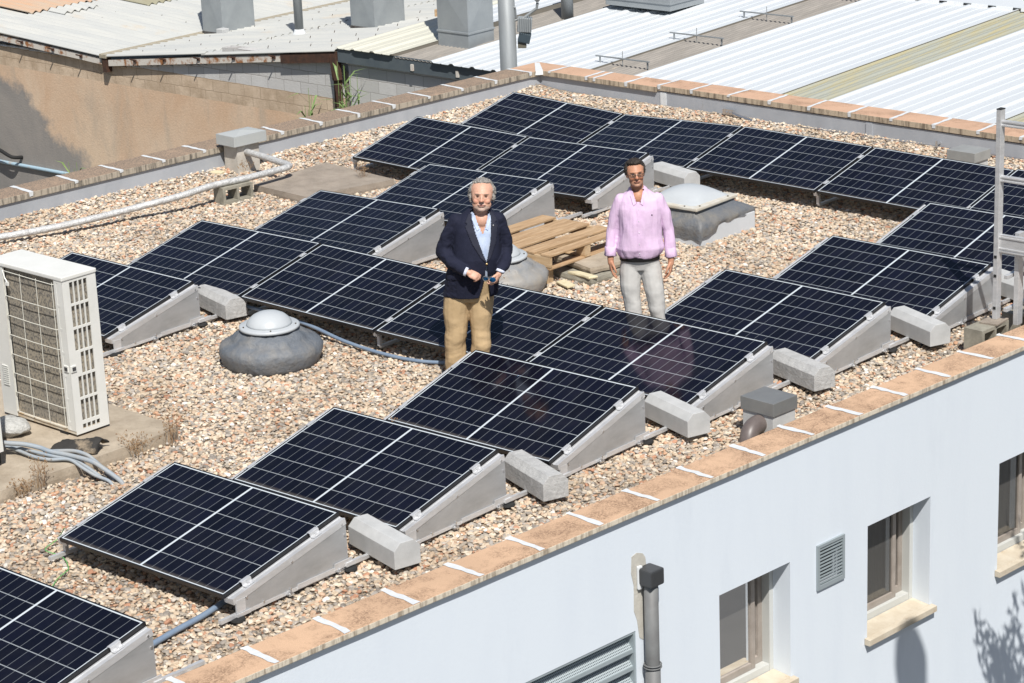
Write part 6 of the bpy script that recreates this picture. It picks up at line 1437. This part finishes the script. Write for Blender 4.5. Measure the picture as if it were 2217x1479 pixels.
# ---------------------------------------------------------------- man in the pink shirt
m2 = thing("person", (3.27, -2.10, 0), "dark-haired man with glasses in a pink shirt and pale trousers, arms hanging", "person", "men standing on the roof", rotz=R(40)); WL[m2.name] = Vector((0, 0, 0))
sc = .98
Hm = Matrix.Translation((-.048, -.030, 1.522)) @ Euler((R(-4), R(-4), R(6))).to_matrix().to_4x4() @ Matrix.Scale(sc, 4); Hi = Hm.inverted()
wL, wR = Vector((-.288, -.045, .885)), Vector((.232, -.045, .860))
body = MB(); head_parts(body, Hm, sc, 1.12, 1.04)
body.capsule([(-.035, .03, 1.38), (-.042, .018, 1.47), (-.048, .005, 1.58)], [.066, .058, .054])
body.ell((-.038, -.018, 1.42), (.070, .068, .075)); body.rings([(.84, -.035, .01, .13, .09), (1.05, -.035, 0, .14, .09), (1.3, -.03, 0, .15, .09), (1.40, -.03, .01, .14, .07), (1.43, -.03, .01, .08, .06)])
for (a, b_, c_) in (((-.20, .01, 1.38), (-.262, .015, 1.14), wL), ((.145, .01, 1.38), (.212, .015, 1.12), wR)): body.capsule([a, b_, c_], [.032, .029, .027])
for (a, b_, c_) in (((-.115, 0, .84), (-.115, -.01, .5), (-.085, .0, .09)), ((.045, 0, .84), (.10, -.01, .48), (.118, .0, .09))): body.capsule([a, b_, c_], [.07, .05, .04])
hand(body, wL + Vector((.0, 0, -.012)), (.06, -.22, -1), (1, .15, 0), (.25, -1, -.1), (.22, .28, .34, .38), 1.05, (.62, .25), 1.2)
hand(body, wR + Vector((.0, 0, -.012)), (-.08, -.22, -1), (-1, .15, 0), (-.25, -1, -.1), (.30, .38, .45, .5), 1.05, (.55, .3), 1.0)
me = remesh(body, .0045, 4); socket(me, Hi, Hm, sc)
paint(me, Hi, sc, face_paint((.47, .235, .145), (.36, .14, .11), (.30, .22, .18), .35, (.09, .06, .045), .8))
link_mesh("body", me, M['skin'], m2)
hr = MB(); HE((0, .030, .164), (.088, .090, .082)); HE((-.080, .018, .145), (.012, .040, .045)); HE((.080, .018, .145), (.012, .040, .045)); HE((0, -.016, .216), (.064, .054, .024)); HE((0, .080, .10), (.055, .035, .05))
me = remesh(hr, .005, 2); wrinkle(me, .008, (70, 70, 50), 3)
link_mesh("hair", me, M['hair_dark'], m2)
k = MB(); gm_ = pmat("thin_metal_rim", (0.10, 0.08, 0.07), None, rough=.4, metal=.5)
for s in (-1, 1):
    k.tube([Hm @ Vector((s * .032 + .024 * math.copysign(abs(math.cos(t)) ** .6, math.cos(t)), -.100, .113 + .015 * math.copysign(abs(math.sin(t)) ** .6, math.sin(t)))) for t in [R(15 * q) for q in range(25)]], .0018, 6)
    k.tube([Hm @ Vector((s * .056, -.100, .120)), Hm @ Vector((s * .074, -.06, .120)), Hm @ Vector((s * .078, .01, .118))], .0022, 6)
k.tube([Hm @ Vector((-.008, -.101, .118)), Hm @ Vector((.008, -.101, .118))], .0022, 6)
gl_ = k.build("glasses", gm_, m2, local=True)
for s in (-1, 1): MB().ell(Hm @ Vector((s * .032, -.100, .1125)), (.023 * sc, .0015, .014 * sc), 18, 8, Hm.to_3x3().normalized()).build("lens", M['clear'], gl_, local=True, smooth=True)
# shirt
sh = MB(); sh.rings([(.902, -.036, .0, .178, .126), (.920, -.036, .0, .192, .138), (.98, -.036, -.004, .207, .152), (1.08, -.034, -.004, .190, .146), (1.22, -.030, 0, .186, .140), (1.33, -.028, .003, .190, .128), (1.40, -.028, .008, .182, .108), (1.440, -.030, .012, .145, .088), (1.475, -.036, .014, .088, .078), (1.50, -.039, .016, .074, .070)], pw=2.25)
sh.capsule([(-.178, .01, 1.388), (-.236, .015, 1.26), (-.268, .015, 1.14)], [.064, .057, .050]); sh.capsule([(-.268, .015, 1.14), (-.284, -.008, 1.02), (-.288, -.022, .945)], [.050, .047, .046])
sh.capsule([(.122, .01, 1.388), (.186, .015, 1.26), (.218, .015, 1.12)], [.064, .057, .050]); sh.capsule([(.218, .015, 1.12), (.230, -.008, 1.01), (.232, -.022, .925)], [.050, .047, .046])
me = remesh(sh, .0065, 4)
wrinkle(me, .013, (9, 9, 3.2), 5, lambda co: np.clip((1.42 - co[:, 2]) * 4, .3, 1)); wrinkle(me, .005, (24, 24, 5), 8)
co = mesh_np(me); lw = np.clip((.96 - co[:, 2]) / .06, 0, 1) * (abs(co[:, 0] + .036) < .22); co[:, 2] += lw * np.array([.012 * noise.noise(Vector((p[0] * 9, p[1] * 9, 4))) for p in co]); set_np(me, co)
shirt = link_mesh("shirt", me, M['pink'], m2); bs_ = bvh_of(me)
drape(bs_, [(-.052, .93), (-.026, .93), (-.030, 1.40), (-.048, 1.40)], .003, .005, .007).build("placket", M['pink'], shirt, local=True)
k = MB()
for z in (1.34, 1.24, 1.14, 1.04, .95):
    q_ = bs_.ray_cast(Vector((-.038, -2, z)), Vector((0, 1, 0)))[0]; k.ell((q_.x, q_.y - .006, q_.z), (.005, .003, .005), 8, 6)
k.build("buttons", M['seal'], shirt, local=True)
q_ = bs_.ray_cast(Vector((.075, -2, 1.285)), Vector((0, 1, 0)))[0]; MB().ell((q_.x, q_.y - .002, q_.z), (.006, .003, .007), 8, 6).build("chest_emblem", M['navy'], shirt, local=True)
# open neck: skin triangle and collar
hh = lambda x, z: bs_.ray_cast(Vector((x, -2, z)), Vector((0, 1, 0)))[0]
cut(me, lambda c, n_: c.y < -.02 and c.z > 1.345 and abs(c.x + .038) < (c.z - 1.345) * .36)
for Q_ in ([(-.096, 1.485), (-.106, 1.450), (-.080, 1.372), (-.060, 1.388), (-.072, 1.445), (-.082, 1.485)], [(.018, 1.485), (.028, 1.450), (.002, 1.372), (-.018, 1.388), (-.006, 1.445), (.004, 1.485)]):
    leaf_patch(bs_, Q_, .010, .006).build("collar_leaf", M['pink'], shirt, local=True)
cl = MB()
cl.tube([Vector((-.039 + .068 * math.sin(t), .018 + .066 * math.cos(t), 1.485 + .014 * math.cos(t))) for t in [R(-118 + 14.75 * q) for q in range(17)]], .014, 8, sq=.4)
cl.build("collar", M['pink'], shirt, local=True)
# rolled cuffs
for (a, b_) in (((-.284, -.012, .985), (-.290, -.030, .905)), ((.229, -.012, .962), (.234, -.030, .880))):
    mb = MB(); A_, B_ = Vector(a), Vector(b_); mb.tube([A_, A_.lerp(B_, .08), A_.lerp(B_, .5), A_.lerp(B_, .92), B_], [.045, .050, .051, .052, .045], 26)
    for i, p_ in enumerate(mb.v): mb.v[i] = tuple(Vector(p_) + Vector((noise.noise(Vector(p_) * 30), noise.noise(Vector(p_) * 30 + Vector((9, 0, 0))), noise.noise(Vector(p_) * 22 + Vector((0, 9, 0))))) * .012)
    mb.build("rolled_cuff", M['pink'], m2, local=True, smooth=True)
MB().rings([(.868, -.036, .0, .175, .122), (.905, -.036, 0, .176, .128)], pw=2.1).build("belt", M['belt'], m2, local=True)
trs = MB(); trs.rings([(.775, -.035, .0, .09, .080), (.84, -.035, .0, .165, .100), (.90, -.036, 0, .170, .115)])
trs.capsule([(-.112, .0, .85), (-.120, .003, .76), (-.122, -.005, .64), (-.113, -.012, .50), (-.095, .0, .30), (-.085, .005, .08)], [.088, .096, .090, .077, .070, .064])
trs.capsule([(.042, .0, .85), (.058, .003, .76), (.078, -.008, .62), (.098, -.012, .48), (.112, .0, .30), (.120, .005, .08)], [.088, .095, .088, .076, .070, .064])
me = remesh(trs, .0065, 10)
wrinkle(me, .010, (7, 7, 7), 6, lambda co: np.clip((.82 - co[:, 2]) * 2.6, .2, 1)); wrinkle(me, .0025, (12, 12, 20), 3, lambda co: np.clip((.62 - co[:, 2]) * 3, .1, 1))
co = mesh_np(me); co[:, 2] = np.maximum(co[:, 2], .03); set_np(me, co)
tr_ = link_mesh("trousers", me, M['pale'], m2); bt = bvh_of(me)
for xx in (-.10, .035): drape(bt, [(xx - .006, .865), (xx + .006, .865), (xx + .006, .912), (xx - .006, .912)], .005, .004, .006).build("belt_loop", M['pale'], tr_, local=True)
shoe(-.085, -.02, R(-8), m2, M['belt']); shoe(.120, -.02, R(10), m2, M['belt'])
